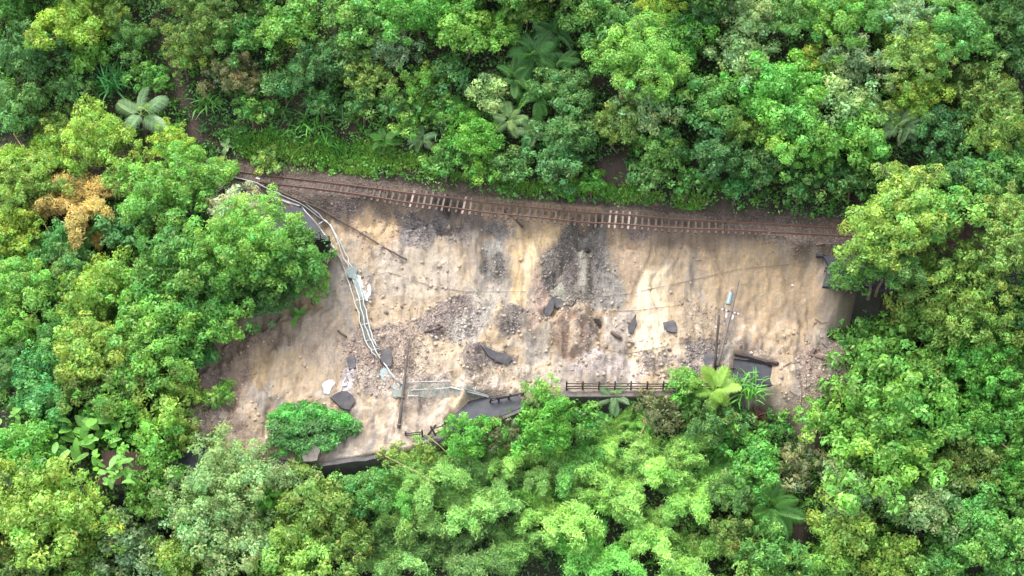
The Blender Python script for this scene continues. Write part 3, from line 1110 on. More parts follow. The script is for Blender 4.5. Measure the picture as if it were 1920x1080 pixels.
tag(slab('gutter', [(504, 362), (518, 365), (566, 384), (560, 391), (540, 384), (506, 370)], .12, 'x', 'x', M['pale'], .1), 'long pale gutter slab along the surviving left upper road', 'gutter')
t = ground_tube('fallen_beam', [(500, 352), (545, 372), (600, 395), (660, 430), (720, 467), (763, 491)], .09, M['log'], 'long thin dark brown beam running diagonally below the left end of track', 'beam', .18, sub=3)
ground_tube('fallen_beam', [(944, 396), (962, 410), (980, 430)], .11, M['log'], 'short dark beam hanging below the track centre over yellow sand', 'beam', .15)
ground_tube('log', [(795, 624), (814, 620), (829, 613)], .1, M['log'], 'short dark log on gravel left of the slide centre', 'log')
ground_tube('stake', [(827, 618), (829, 627)], .1, M['log'], 'stubby dark stake beside the short log', 'stake')
ground_tube('log', [(634, 622), (641, 628), (650, 634)], .11, M['log'], 'short dark log near the left tree shadow', 'log')
ground_tube('log', [(1146, 624), (1153, 631), (1165, 638)], .17, M['log'], 'stout dark log lying alone right of the brown mound', 'log', n=7)
slab('rock', [(1178, 641), (1189, 643), (1184, 649)], .3, 'small dark brown pointed rock below the grey upright slab', 'rock', M['log'], .1)
slab('rock', [(1251, 655), (1257, 655), (1258, 659), (1253, 659)], .25, 'tiny dark rock on the pale yellow mud', 'rock', M['log'], .1)
slab('asphalt_slab', [(1179, 614), (1193, 592), (1195, 607), (1188, 626), (1180, 624)], .3, 'blue grey pointed asphalt slab standing in pale yellow mud', 'slab', M['slab'], .25, ((1, 0, 0), 12))
slab('asphalt_slab', [(1020, 583), (1034, 565), (1040, 572), (1030, 592), (1022, 595)], .35, 'dark blue tilted asphalt block at the hollow above the brown mound', 'slab', M['slab'], .2, ((1, 0, 0), 14))
slab('asphalt_slab', [(1036, 560), (1052, 562), (1056, 568), (1045, 580), (1039, 575)], .3, 'lighter grey asphalt slab leaning beside the dark blue block', 'slab', M['slab'], .2)
slab('asphalt_slab', [(1114, 597), (1124, 598), (1128, 608), (1118, 604)], .25, 'dark slab edge on the right shoulder of brown mound', 'slab', M['wet'], .15)
slab('asphalt_slab', [(899, 645), (912, 655), (930, 663), (948, 664), (960, 674), (950, 684), (930, 680), (915, 668)], .25, 'long blue grey asphalt slab across the dark gravel mound', 'slab', M['slab'], .22, ((1, 0, 0), 6))
slab('asphalt_slab', [(1243, 606), (1262, 603), (1270, 612), (1268, 626), (1250, 622)], .2, 'crumbled flat grey asphalt patch between pale mud and transformer pole', 'slab', M['slab'], .1)
slab('asphalt_slab', [(618, 745), (640, 737), (660, 742), (666, 752), (655, 770), (640, 768)], .25, 'broad blue grey asphalt piece above the vine covered mound', 'slab', M['slab'], .2)
slab('concrete_slab', [(604, 725), (618, 715), (630, 722), (618, 742), (608, 742)], .2, 'white rounded concrete piece left of the blue grey asphalt', 'slab', M['pale'], .15)
slab('asphalt_slab', [(650, 672), (665, 668), (668, 690), (655, 695)], .2, 'small grey slab uphill of the vine covered mound', 'slab', M['slab'], .1)
slab('asphalt_slab', [(1320, 665), (1340, 662), (1342, 690), (1322, 688)], .2, 'dark green grey slab behind the thin black post', 'slab', M['slab'], .05)
slab('concrete_block', [(563, 842), (592, 838), (603, 852), (598, 872), (572, 870)], 1.2, 'brown weathered concrete block at the lower edge of the vine covered mound', 'block', M['conc'], .5)
ground_tube('white_pipe', [(655, 694), (645, 715), (638, 738)], .04, M['white'], 'thin white pipe on lilac mud above the vine covered mound', 'pipe')
slab('debris_scrap', [(643, 720), (649, 720), (650, 725), (644, 725)], .1, 'small white scrap beside the thin white pipe', 'scrap', M['white'], .12)

# cracked kerb along the right road patch
base = gpt(1378, 668)
kb = thing('broken_kerb', base, 'dark broken timber kerb along the top of right road patch', 'kerb')
kp = [(1378, 667), (1398, 671), (1420, 677), (1440, 683), (1458, 685)]
for i in range(4):
    a, b = gpt(*kp[i], .25 + .05 * (i % 2)), gpt(*kp[i + 1], .2)
    bar(a, b, .3, .35).obj('timber', M['wood'], kb, base)
ground_tube('fallen_branch', [(1350, 702), (1364, 694), (1376, 692), (1390, 702)], .08, M['log'], 'thin curved dark branch left of the right road patch', 'branch', .15)
for a, b, lab in (((1512, 682), (1526, 657), 'upright dark plank of the pair right of the road patch'), ((1517, 667), (1542, 675), 'flat dark plank of the pair right of the road patch')):
    P0, P1 = gpt(*a, .18), gpt(*b, .25)
    tag(bar(P0, P1, .3, .14).obj('plank', M['log'], None, P0), lab, 'plank')


for k, pts in enumerate((((1468, 690), (1482, 682), (1492, 684)), ((1480, 735), (1496, 745), (1512, 742)), ((1530, 705), (1545, 712), (1562, 706)), ((1540, 645), (1552, 655), (1566, 652)),
                         ((1528, 600), (1540, 608), (1552, 606)), ((1470, 765), (1480, 780), (1494, 786)), ((1512, 770), (1520, 790), (1518, 806)), ((1555, 670), (1570, 676), (1580, 690)))):
    ground_tube('broken_branch', pts, .05, M['log'], 'thin broken branch in the brown dirt at the right foot of the slide', 'branch', .1, n=5, r2=.02, group='broken branches at the right foot of the slide')

# poles
def pole(name, a, b, ha, hb, r1, r2, label, cat, mat):
    P0, P1 = gpt(*a, ha), gpt(*b, hb)
    t = thing(name, P0, label, cat)
    MB().tube([P0 + (P1 - P0) * f for f in np.linspace(0, 1, 5)], r1, 10, r2).obj('shaft', mat, t, P0, smooth=True)
    return t, P0, P1


t, P0, P1 = pole('utility_pole', (748, 806), (768, 641), .3, .5, .155, .085, 'thick brown fallen utility pole leaning across the toe left of road patch', 'pole', M['pole'])
D = (P1 - P0)
for f in (.03, .33):
    c = P0 + D * f
    MB().tube([c - D / np.linalg.norm(D) * .06, c + D / np.linalg.norm(D) * .06], .22, 10).obj('steel_band', M['polepale'], t, P0)
t, P0, P1 = pole('utility_pole', (1345, 691), (1383, 541), .4, 1.1, .16, .11, 'grey leaning utility pole carrying the pale teal transformer', 'pole', M['polepale'])
D = (P1 - P0)
Dn = D / np.linalg.norm(D)
S = np.cross(Dn, -FWD)
S /= np.linalg.norm(S)
c = P0 + D * .77 - S * .46
MB().tube([c - Dn * .62, c - Dn * .55, c + Dn * .55, c + Dn * .62], .26, 12).obj('transformer', M['teal'], t, P0)
c = P0 + D * .63
bar(c - S * 1.0, c + S * .75, .12, .12).obj('crossarm', M['log'], t, P0)
for k in (-.9, -.5, .35, .7):
    q = c + S * k
    MB().tube([q - FWD * .05, q - FWD * .18, q - FWD * .34], .12, 8, .08).obj('insulator', M['white'], t, P0)
for k in (-.35, .3):
    q = P0 + D * .55 + S * k
    MB().tube([q, q + Dn * .45], .09, 8).obj('insulator', M['white'], t, P0)
t, P0, P1 = pole('post', (1340, 693), (1343.5, 625), .0, 2.6, .13, .11, 'thin black post standing left of the transformer pole', 'post', M['wood'])

# loose cables on the face
for pts, lab in (
        ([(640, 528), (730, 512), (800, 535), (870, 548), (985, 548)], 'thin dark cable lying across the left face of the slide'),
        ([(1040, 556), (1100, 560), (1180, 552), (1290, 528), (1390, 505), (1480, 497)], 'thin dark cable lying across the right face of the slide'),
        ([(1140, 585), (1200, 583), (1280, 572)], 'short loose cable above the pale yellow mud'),
        ([(1140, 658), (1180, 664), (1240, 652), (1335, 635)], 'thin cable across the toe left of the black post')):
    ground_tube('loose_cable', pts, .025, M['cable'], lab, 'cable', .06, n=4, sub=8)

# bare broken sapling
base = gpt(1500, 770)
bt = thing('bare_sapling', base, 'bare brown sapling with forked stems right of the right road patch', 'sapling')
for pts, r in (([(1500, 770), (1502, 750), (1501, 735), (1498, 722)], .07), ([(1501, 752), (1510, 735), (1509, 718)], .055), ([(1501, 738), (1494, 722)], .04), ([(1503, 762), (1478, 742)], .035), ([(1507, 730), (1516, 722)], .03)):
    W = [gpt(a, b, .15 + (770 - b) * .02) for a, b in pts]
    MB().tube(W, r, 5, r * .5).obj('stem', M['bark'], bt, base)

# shed with a rusted roof between the trees, lower left
base = gpt(238, 915)
sh = thing('shed', base, 'small shed with rusted red brown corrugated roof beneath the drooping big leaves', 'shed')
rc = base + np.array([0, .6, 2.3])


def roof_panel(cx, w, d, drop):
    V, F = [], []
    n = 29
    for i in range(n):
        xx = cx - w / 2 + w * i / (n - 1)
        zz = .045 * (1 if i % 2 else -1)
        V += [(xx, rc[1] + d / 2, rc[2] + zz + drop), (xx, rc[1] - d / 2, rc[2] + zz - drop)]
    F = [(2 * i, 2 * i + 1, 2 * i + 3, 2 * i + 2) for i in range(n - 1)]
    m = len(V)
    V += [(a, b, c - .03) for a, b, c in V]
    F += [tuple(m + j for j in f[::-1]) for f in F]
    return MB().add(V, F)


roof_panel(rc[0] - 1.1, 2.15, 3.4, .35).obj('roof_sheet', M['roof'], sh, base)
roof_panel(rc[0] + 1.1, 2.15, 3.2, .35).obj('roof_sheet', M['roof'], sh, base)
mb = MB()
for sx in (-1.9, 1.9):
    for sy in (-1.2, 1.2):
        mb2 = bar(rc + np.array([sx, sy, -3.4]), rc + np.array([sx, sy, -.1 + sy * .2]), .14, .14)
        mb2.obj('corner_post', M['wood'], sh, base)
MB().box(rc + np.array([0, -1.25, -1.5]), (3.7, .08, 2.2)).obj('front_wall', M['conc'], sh, base)
MB().box(rc + np.array([0, 1.25, -1.2]), (3.7, .08, 2.2)).obj('back_wall', M['conc'], sh, base)
# upper road guard posts
base = gpt(585, 446)
gr = thing('guard_rail', base, 'dark guard rail posts on the edge of the surviving left upper road', 'guard rail')
for a, b in ((586, 444), (602, 455), (619, 463)):
    p = hit_fn(H0, a, b)
    p[2] = ZT - TERR_DZ
    bar(p, p + np.array([0, 0, .75]), .1, .1).obj('post', M['wood'], gr, base)
p, q = hit_fn(H0, 586, 444), hit_fn(H0, 619, 463)
for h in (.35, .65):
    a, b = p.copy(), q.copy()
    a[2] = b[2] = ZT - TERR_DZ + h
    MB().tube([a, b], .035, 5).obj('rail', M['pole'], gr, base)
ground_tube('fallen_pipe', [(570, 442), (578, 432), (585, 428)], .05, M['pipe'], 'short pale pipe lying on the left upper road surface', 'pipe')
ground_tube('fallen_pipe', [(522, 398), (550, 410)], .07, M['wood'], 'short dark pole lying on the left upper road surface', 'pole')
ground_tube('fallen_branch', [(1546, 507), (1562, 497), (1576, 490)], .07, M['bark'], 'pale forked branch over the right upper road end', 'branch', .2)
ground_tube('fallen_pole', [(1545, 511), (1580, 509), (1600, 509)], .1, M['wood'], 'dark pole at the outer edge of the right upper road', 'pole', .1)
ground_tube('fallen_log', [(1530, 461), (1546, 459)], .07, M['bark'], 'small pale log on the right upper road by the track', 'log', .1)
for (a, b, lab) in ((1483, 394, 'white scrap on the ballast below the right palms'), (1325, 383, 'white scrap by the leafy verge right of centre'), (955, 356, 'long white scrap at the verge above track centre'),
                    (484, 336, 'cream scrap hanging beside the left end of the rails'), (1486, 536, 'tiny white scrap alone on the right sand face'), (1408, 662, 'white scrap above the broken kerb')):
    p = gpt(a, b, .08)
    w = .45 if a in (955, 484) else .28
    tag(MB().box(p, (w, .2, .08), np.array(Matrix.Rotation(a * .7, 3, 'Z'))).obj('scrap', M['white'], None, p), lab, 'scrap')

# ------------------------------------------------------------------ loose stones (ballast, slide debris)
def stones(n, regions, smin, smax, cols, name):
    ico = np.array([(0, 0, 1), (.89, 0, .45), (.28, .85, .45), (-.72, .53, .45), (-.72, -.53, .45), (.28, -.85, .45),
                    (.72, .53, -.45), (-.28, .85, -.45), (-.89, 0, -.45), (-.28, -.85, -.45), (.72, -.53, -.45), (0, 0, -1)])
    icf = np.array([(0, 1, 2), (0, 2, 3), (0, 3, 4), (0, 4, 5), (0, 5, 1), (1, 6, 2), (2, 7, 3), (3, 8, 4), (4, 9, 5), (5, 10, 1),
                    (2, 6, 7), (3, 7, 8), (4, 8, 9), (5, 9, 10), (1, 10, 6), (11, 7, 6), (11, 8, 7), (11, 9, 8), (11, 10, 9), (11, 6, 10)])
    XY = []
    tot = sum(w for _, w in regions)
    for poly, w in regions:
        P = np.array(poly)
        need = int(n * w / tot)
        lo, hi = P.min(0), P.max(0)
        got = 0
        while got < need:
            c = lo + (hi - lo) * rng.random((need * 3, 2))
            c = c[sdist(c[:, 0], c[:, 1], poly) + .5 * fbm(c[:, 0], c[:, 1], 3, 7) > 0][:need - got]
            XY.append(c)
            got += len(c)
            if len(c) == 0:
                break
    XY = np.concatenate(XY)
    k = len(XY)
    s = smin + (smax - smin) * rng.random(k) ** 3.5
    Z = H(XY[:, 0], XY[:, 1]) + s * .25
    jit = ico[None] * (1 + rng.uniform(-.35, .35, (k, 12, 1))) * (s[:, None, None] * rng.uniform(.6, 1.2, (k, 1, 3)))
    th = rng.random(k) * 6.28
    cx, sx = np.cos(th), np.sin(th)
    X = jit[..., 0] * cx[:, None] - jit[..., 1] * sx[:, None]
    Y = jit[..., 0] * sx[:, None] + jit[..., 1] * cx[:, None]
    Vv = np.stack([X + XY[:, :1], Y + XY[:, 1:], jit[..., 2] + Z[:, None]], -1).reshape(-1, 3)
    Ff = (icf[None] + (np.arange(k) * 12)[:, None, None]).reshape(-1, 3)
    c = .55 * .6 * np.array(cols)[rng.integers(0, len(cols), k)] + .45 * soil_at(XY[:, 0], XY[:, 1])[0]
    c = c * rng.uniform(.7, 1.35, (k, 1))
    me = np_mesh(name, Vv, Ff, M['stone'], np.repeat(c, 12, 0))
    o = put(bpy.data.objects.new(name, me))
    o['kind'] = 'stuff'
    return o


gp = [(pw[0], pw[2] * abs(float(sdist(np.array(np.mean(pw[0], 0)[0]), np.array(np.mean(pw[0], 0)[1]), pw[0]))) ** 2 + .02) for pw in PATCH_W if pw[2] >= .3]
stones(8500, gp, .025, .15, [(.2, .175, .165), (.26, .22, .19), (.33, .27, .23), (.42, .35, .29), (.16, .13, .12)], 'loose_gravel')
RUB = [(world_poly(p, H), w) for p, w in (([(640, 480), (860, 470), (900, 690), (640, 740)], 3), ([(860, 560), (1180, 560), (1200, 720), (860, 740)], 3),
       ([(1190, 640), (1380, 620), (1370, 720), (1190, 715)], 1.5), ([(1450, 600), (1610, 620), (1560, 780), (1450, 780)], 1.5), ([(380, 640), (640, 620), (640, 840), (380, 820)], 1.5), ([(700, 390), (1300, 430), (1300, 560), (700, 480)], 1.0))]
stones(1900, RUB, .03, .25, [(.45, .33, .21), (.36, .27, .19), (.52, .42, .31), (.2, .15, .12), (.58, .5, .42)], 'slide_rubble')
bandx = np.linspace(-40, 42, 40)
band = [(v, float(yt(v)) - 1.9) for v in bandx] + [(v, float(yt(v)) + 2.1) for v in bandx[::-1]]
stones(6000, [(band, 1)], .03, .1, [(.2, .15, .12), (.26, .2, .16), (.14, .11, .1), (.32, .26, .22)], 'track_ballast')

# ------------------------------------------------------------------ vegetation: shared meshes
def unit(v):
    return v / (np.linalg.norm(v, axis=-1, keepdims=True) + 1e-9)


def leaf_cards(P, Nn, L, W, droop=.25, fold=.18):
    """rhombic folded leaves: centres P, facing Nn, lengths L, widths W"""
    n = len(P)
    rnd = rng.normal(size=(n, 3))
    A = unit(np.cross(Nn, rnd))
    A[:, 2] -= droop
    A = unit(A - Nn * (A * Nn).sum(1, keepdims=True) * .5)
    B = unit(np.cross(Nn, A))
    L = np.broadcast_to(L, n)[:, None]
    W = np.broadcast_to(W, n)[:, None]
    q = np.stack([P - A * L * .5, P + B * W * .5 + Nn * W * fold, P + A * L * .5 - Nn * L * .12, P - B * W * .5 + Nn * W * fold], 1)
    return q.reshape(-1, 3)


def quads(n):
    return np.arange(n * 4).reshape(n, 4)


def crown_mesh(name, r, nl, rl, leaf, lw, dens, zs=.8, top=.0, droop=.25, spread=.5, fill=.2, hue=.1, low=-.35, vary=.3, star=0.0):
    """clumped crown centred on the origin, radius about r; foliage sits on many small lobes"""
    i = np.arange(nl) + .5
    zz = low + (1 - low) * (i / nl)
    zz = rng.permutation(zz)
    ph = i * 2.39996 + rng.uniform(0, 6.28)
    cr = np.sqrt(np.clip(1 - zz ** 2, 0, 1))
    D = np.stack([cr * np.cos(ph), cr * np.sin(ph), zz], 1) + rng.normal(0, .12, (nl, 3))
    prof = 1 + .26 * np.sin(ph * 2 + rng.uniform(0, 6)) * cr + .2 * np.sin(ph * 3 + rng.uniform(0, 6)) * cr + .12 * np.sin(ph * 5 + rng.uniform(0, 6)) * cr
    rad = r * rng.uniform(.62, .95, nl) * prof
    C = D * rad[:, None] * np.array([1, 1, zs])
    Rl = r * rl * rng.uniform(1 - vary, 1 + vary * 1.3, nl)
    Q, T = [], []
    for c, q, d in zip(C, Rl, D):
        n = max(6, int(dens * q * q * 4 * math.pi / (leaf * lw * leaf)))
        v = unit(rng.normal(size=(n, 3)) + np.array([0, 0, .35]) + unit(d) * .35)
        rr = q * (1 - spread * rng.random(n) ** 1.5)
        sq = np.array([1, 1, .8])
        if star:
            rr = rr * (1 + star * np.sign(np.sin(np.arctan2(v[:, 1], v[:, 0]) * 5 + rng.uniform(0, 6))))
        P = c + v * rr[:, None] * sq
        Nn = unit(v + rng.normal(0, .55, (n, 3)) + np.array([0, 0, .35]))
        s = np.clip(np.exp(rng.normal(0, .38, n)), .45, 2.1)
        Q.append(leaf_cards(P, Nn, leaf * s, leaf * lw * s * rng.uniform(.7, 1.3, n), droop))
        lt = np.exp(rng.normal(.0, .17))
        hv = rng.normal(0, hue)
        t = np.exp(rng.normal(0, .16, n)) * lt
        dead = (rng.random(n) < .035) * rng.uniform(.3, 1.2, n)
        tt = np.stack([t * (1 + hv + rng.normal(0, .07, n) + dead), t * (1 - .12 * dead), t * (1 - .5 * hv + .3 * dead)], 1)
        T.append(np.repeat(tt, 4, 0))
    nf = int(fill * sum(len(q) for q in Q) / 4)
    v = unit(rng.normal(size=(nf, 3)) + np.array([0, 0, .2]))
    P = v * (r * .62 * rng.random(nf) ** .4)[:, None] * np.array([1, 1, zs])
    Q.append(leaf_cards(P, unit(v + rng.normal(0, .5, (nf, 3))), leaf * 1.3, leaf * lw * 1.3, droop))
    T.append(np.repeat(np.repeat(np.exp(rng.normal(0, .15, nf))[:, None], 3, 1), 4, 0))
    Q, T = np.concatenate(Q), np.concatenate(T)
    return np_mesh(name, Q, quads(len(Q) // 4), M['leaf'], np.clip(T, .2, 2.5)), C


def trunk_mesh(name, r, C, hc):
    mb = MB()
    k = max(.09, r * .055)
    sway = rng.normal(0, .12 * r, (2, 2))
    top = np.array([0, 0, hc * .95])
    pts = [(0, 0, -1.0), (0, 0, 0), (sway[0, 0], sway[0, 1], hc * .45), top]
    mb.tube(pts, k * 1.35, 8, k * .55)
    for j in rng.choice(len(C), min(7, len(C)), replace=False):
        e = C[j] * 1.02 + np.array([0, 0, hc])
        s = np.array([sway[0, 0], sway[0, 1], hc * .5]) * .6 + top * .3
        mb.tube([s, (s + e) / 2 + np.array([0, 0, .12 * r]), e], k * .55, 5, k * .15)
    return mb.mesh(name, M['bark'], smooth=True)


KIND = {}


def add_kind(key, n, **kw):
    out = []
    for _ in range(n):
        me, C = crown_mesh('crown_leaves', **kw)
        hc = kw['r'] * .9 + 1.2
        out.append((me, trunk_mesh('trunk_wood', kw['r'], C, hc), kw['r'], hc))
    KIND[key] = out


# clumpy broadleaf crowns at four sizes, finer feathery ones, pale flowering, vines
add_kind('b1', 3, r=1.5, nl=24, rl=.3, leaf=.2, lw=.5, dens=.5)
add_kind('b2', 3, r=2.5, nl=52, rl=.22, leaf=.21, lw=.5, dens=.5)
add_kind('b3', 3, r=3.6, nl=95, rl=.17, leaf=.22, lw=.5, dens=.5)
add_kind('b4', 2, r=5.4, nl=180, rl=.13, leaf=.23, lw=.5, dens=.48)
add_kind('f1', 2, r=1.5, nl=34, rl=.24, leaf=.2, lw=.4, dens=.42, spread=.6, droop=.5)
add_kind('f2', 3, r=2.5, nl=80, rl=.165, leaf=.2, lw=.42, dens=.42, spread=.6, droop=.5)
add_kind('f3', 2, r=3.8, nl=170, rl=.125, leaf=.22, lw=.42, dens=.42, spread=.6, droop=.5)
add_kind('f4', 1, r=5.4, nl=330, rl=.095, leaf=.24, lw=.42, dens=.42, spread=.6, droop=.5)
add_kind('p2', 2, r=2.5, nl=62, rl=.17, leaf=.2, lw=.5, dens=.5, spread=.35, star=.22, vary=.45)
add_kind('p3', 2, r=3.8, nl=120, rl=.13, leaf=.2, lw=.5, dens=.5, spread=.35, star=.22, vary=.45)
add_kind('v2', 2, r=2.4, nl=48, rl=.19, leaf=.24, lw=.6, dens=.5, zs=1.35, low=-.75, droop=.8, spread=.5)
add_kind('d3', 2, r=3.6, nl=130, rl=.13, leaf=.21, lw=.5, dens=.5, zs=.62, low=-.15, spread=.5, vary=.2)     # domes


def strap_mesh(name, L, W, arch, segs=6, fold=.25, taper=.15):
    """one blade, base at origin, growing along +X and up, arching over"""
    V, F = [], []
    for i in range(segs + 1):
        t = i / segs
        xx = L * (t - .12 * t * t)
        zz = L * (arch * 1.3 * t - arch * 1.55 * t * t)
        w = W * (math.sin(math.pi * min(1, t * .82 + .14)) ** .8) * .5 + taper * W * .1
        V += [(xx, -w, zz + fold * w), (xx, 0, zz), (xx, w, zz + fold * w)]
    for i in range(segs):
        F += [(3 * i, 3 * i + 3, 3 * i + 4, 3 * i + 1), (3 * i + 1, 3 * i + 4, 3 * i + 5, 3 * i + 2)]
    T = np.exp(rng.normal(0, .06, (len(V), 1))) * np.ones((1, 3))
    return np_mesh(name, V, np.array(F), M['leaf'], T)


def frond_mesh(name, L, n, ll, lw, arch, drop=.35, vee=.35):
    """palm / fern frond: a rachis with paired leaflets"""
    V, F, T = [], [], []

    def spine(t):
        return np.array([L * (t - .18 * t * t), 0, L * (arch * 1.25 * t - arch * 1.75 * t * t)])
    k = 9
    for i in range(k):
        p = spine(i / (k - 1))
        w = .035 * (1 - .7 * i / k)
        V += [p + np.array([0, -w, 0]), p + np.array([0, w, 0])]
        T += [(1.1, 1, .8)] * 2
    for i in range(k - 1):
        F.append((2 * i, 2 * i + 2, 2 * i + 3, 2 * i + 1))
    for i in range(n):
        t = .14 + .86 * (i + .5) / n
        p = spine(t)
        l = ll * math.sin(math.pi * min(1, .2 + t * .78)) ** .7 * rng.uniform(.85, 1.12)
        for s in (-1, 1):
            d = unit(np.array([.55 + .3 * t, s, vee - .1]))
            q = p + d * l * .5 + np.array([0, 0, .05 * l])
            e = p + d * l + np.array([0, 0, -drop * l])
            sd = np.array([lw * .5, 0, 0])
            o = len(V)
            V += [p - sd * .6, p + sd * .6, q + sd, q - sd, e]
            F += [(o, o + 1, o + 2, o + 3), (o + 3, o + 2, o + 4, o + 4)]
            b = np.exp(rng.normal(0, .1))
            T += [(b, b, b)] * 5
    F = [f if len(set(f)) == 4 else f[:3] for f in F]
    me = bpy.data.meshes.new(name)
    me.from_pydata([tuple(map(float, p)) for p in V], [], F)
    a = me.attributes.new('tint', 'FLOAT_COLOR', 'POINT')
    c = np.ones((len(V), 4), np.float32)
    c[:, :3] = np.array(T)
    a.data.foreach_set('color', c.ravel())
    me.materials.append(M['leaf'])
    return me


FROND = [frond_mesh('frond', 2.6, 26, .85, .085, .5), frond_mesh('frond', 2.6, 26, .8, .08, .3, .5), frond_mesh('frond', 2.4, 24, .9, .09, .12, .6)]
FERN = [frond_mesh('fern_frond', 1.9, 22, .62, .1, .3, .2, .1), frond_mesh('fern_frond', 1.8, 22, .6, .1, .15, .3, .1)]
STRAP = [strap_mesh('strap_leaf', 1.7, .1, .55), strap_mesh('strap_leaf', 1.7, .09, .35), strap_mesh('strap_leaf', 1.4, .12, .75)]
BIG = [strap_mesh('big_leaf', 1.5, .55, .35, 7, .2), strap_mesh('big_leaf', 1.3, .5, .1, 7, .2), strap_mesh('big_leaf', 1.4, .6, -.05, 7, .25)]


def plume_mesh(name, L, rad, n, leaf=.3, lw=.17, cl=34):
    """leafy upper part of an arching bamboo culm; base at origin, leaning along +X"""
    def spine(t):
        return np.stack([L * (.62 * t + .12 * t * t), L * .03 * np.sin(t * 5), L * (1.02 * t - .72 * t ** 2.2)], -1)
    tc = .18 + .82 * rng.random(cl)
    C = spine(tc)
    w = rad * (np.sin(np.pi * np.clip(tc * .86 + .1, 0, 1)) ** .8 + .15)
    off = unit(rng.normal(size=(cl, 3)) + np.array([0, 0, .15])) * (w * rng.uniform(.3, 1, cl))[:, None]
    C = C + off
    Q, T = [], []
    for c, o in zip(C, off):
        k = int(n / cl)
        P = c + rng.normal(0, .17, (k, 3)) * np.array([1, 1, .7])
        Nn = unit(rng.normal(0, .55, (k, 3)) + np.array([0, 0, .8]) + unit(o) * .4)
        s = rng.uniform(.7, 1.25, k)
        Q.append(leaf_cards(P, Nn, leaf * s, leaf * lw * 1.25 * s, .6, .1))
        t = np.exp(rng.normal(0, .14, k)) * np.exp(rng.normal(0, .13))
        T.append(np.repeat(np.stack([t * (1 + rng.normal(0, .08)), t, t], 1), 4, 0))
    Q, T = np.concatenate(Q), np.concatenate(T)
    culm = MB().tube(spine(np.linspace(0, .95, 9)), .05, 5, .012).mesh('culm', M['culm'], smooth=True)
    return np_mesh(name, Q, quads(len(Q) // 4), M['leaf'], np.clip(T, .2, 2.5)), culm


PLUME = [plume_mesh('plume', 4.6, .62, 3000, cl=60), plume_mesh('plume', 5.2, .55, 3000, cl=60), plume_mesh('plume', 4.0, .7, 2600, cl=50), plume_mesh('plume', 3.4, .55, 2000, cl=40)]

C_ = dict(lime=(.25, .42, .085), yellow=(.265, .43, .065), vivid=(.125, .36, .06), green=(.125, .31, .07), mid=(.115, .26, .075), dark=(.085, .215, .065),
          teal=(.09, .235, .075), emerald=(.09, .30, .085), pale=(.27, .42, .17), grey=(.20, .32, .155), olive=(.165, .28, .07), olivey=(.205, .345, .08),
          straw=(.46, .37, .14), orange=(.38, .31, .11), bright=(.175, .39, .075), white=(.46, .51, .33), red=(.22, .09, .07), brown=(.16, .19, .085))


def colour(c, v=.1):
    a = np.array(C_[c])
    a = a * np.exp(rng.normal(0, v * .7)) * np.exp(rng.normal(0, v * .3, 3) * np.array([1, .2, 1]))
    return (*[float(q) for q in a], 1.0)


def base_below(px, py, h):
    """the ground point above which a crown centre at height h is seen at this place in the photograph"""
    p = hit(px, py, h)
    return np.array([p[0], p[1], float(H(p[0], p[1]))]), p[2]


def child(name, me, parent, col=None, M4=None):
    o = bpy.data.objects.new(name, me)
    if M4 is not None:
        o.matrix_local = M4
    if col is not None:
        o.color = col
    return put(o, parent)


MPP = DIST / FPX


def tree(px, py, r, kind, col, label, name=None, group=None, hc=None):
    rm = r * MPP * 1.1
    var = KIND[kind][rng.integers(len(KIND[kind]))]
    me, tr, r0, h0 = var
    s = rm / r0
    if hc is None:
        hc = rm * .85 + 1.0
    b, _ = base_below(px, py, hc)
    rz = float(rng.uniform(0, 6.28))
    small = rm < 2.2
    nm = name or ('shrub' if small else 'broadleaf_tree')
    cat = 'vine' if 'vine' in nm else ('shrub' if nm == 'shrub' else 'tree')
    t = thing(nm, b, label, cat, group, rz)
    co = colour(col)
    z = s * rng.uniform(.88, 1.12)
    child('crown', me, t, co, Matrix.Translation((0, 0, hc)) @ Matrix.Diagonal((s, s, z, 1)))
    child('trunk', tr, t, None, Matrix.Diagonal((s, s, hc / h0, 1)))
    return t


def radial(px, py, r, meshes, n, col, label, name, cat, part, L0, hc, group=None, el=(5, 60), trunk=True, colv=.12, off=0.0, jit=.15, up=0.0):
    rm = r * MPP
    b, _ = base_below(px, py, hc)
    t = thing(name, b, label, cat, group, float(rng.uniform(0, 6.28)))
    s0 = rm / L0
    for i in range(n):
        a = i * 2.39996 + rng.normal(0, .15)
        e = R(el[0] + (el[1] - el[0]) * ((i / max(1, n - 1)) ** .8) + rng.normal(0, 11))
        s = s0 * rng.uniform(1 - jit, 1 + jit)
        q = off * rm
        m4 = Matrix.Translation((float(rng.normal(0, q)), float(rng.normal(0, q)), hc + float(rng.uniform(0, up * rm)))) @ Matrix.Rotation(a, 4, 'Z') @ Matrix.Rotation(-e, 4, 'Y') @ Matrix.Rotation(float(rng.normal(0, .25)), 4, 'X') @ Matrix.Diagonal((s, s, s, 1))
        child(part, meshes[rng.integers(len(meshes))], t, colour(col, colv), m4)
    if trunk and hc > .5:
        mb = MB().tube([(0, 0, -.6), (.05, 0, hc * .5), (0, 0, hc)], .14 * max(.6, s0), 7, .09 * max(.6, s0))
        child('trunk', mb.mesh('palm_trunk', M['polepale'], smooth=True), t)
    return t


def palm(px, py, r, col, label, n=13, hc=None, group=None, el=(-35, 55)):
    return radial(px, py, r, FROND, n, col, label, 'palm_tree', 'palm', 'frond', 2.3, hc if hc else 2.2, group, el)


def fern(px, py, r, col, label, n=11, hc=1.2, group=None):
    return radial(px, py, r, FERN, n, col, label, 'tree_fern', 'fern', 'frond', 1.7, hc, group, (-8, 35))


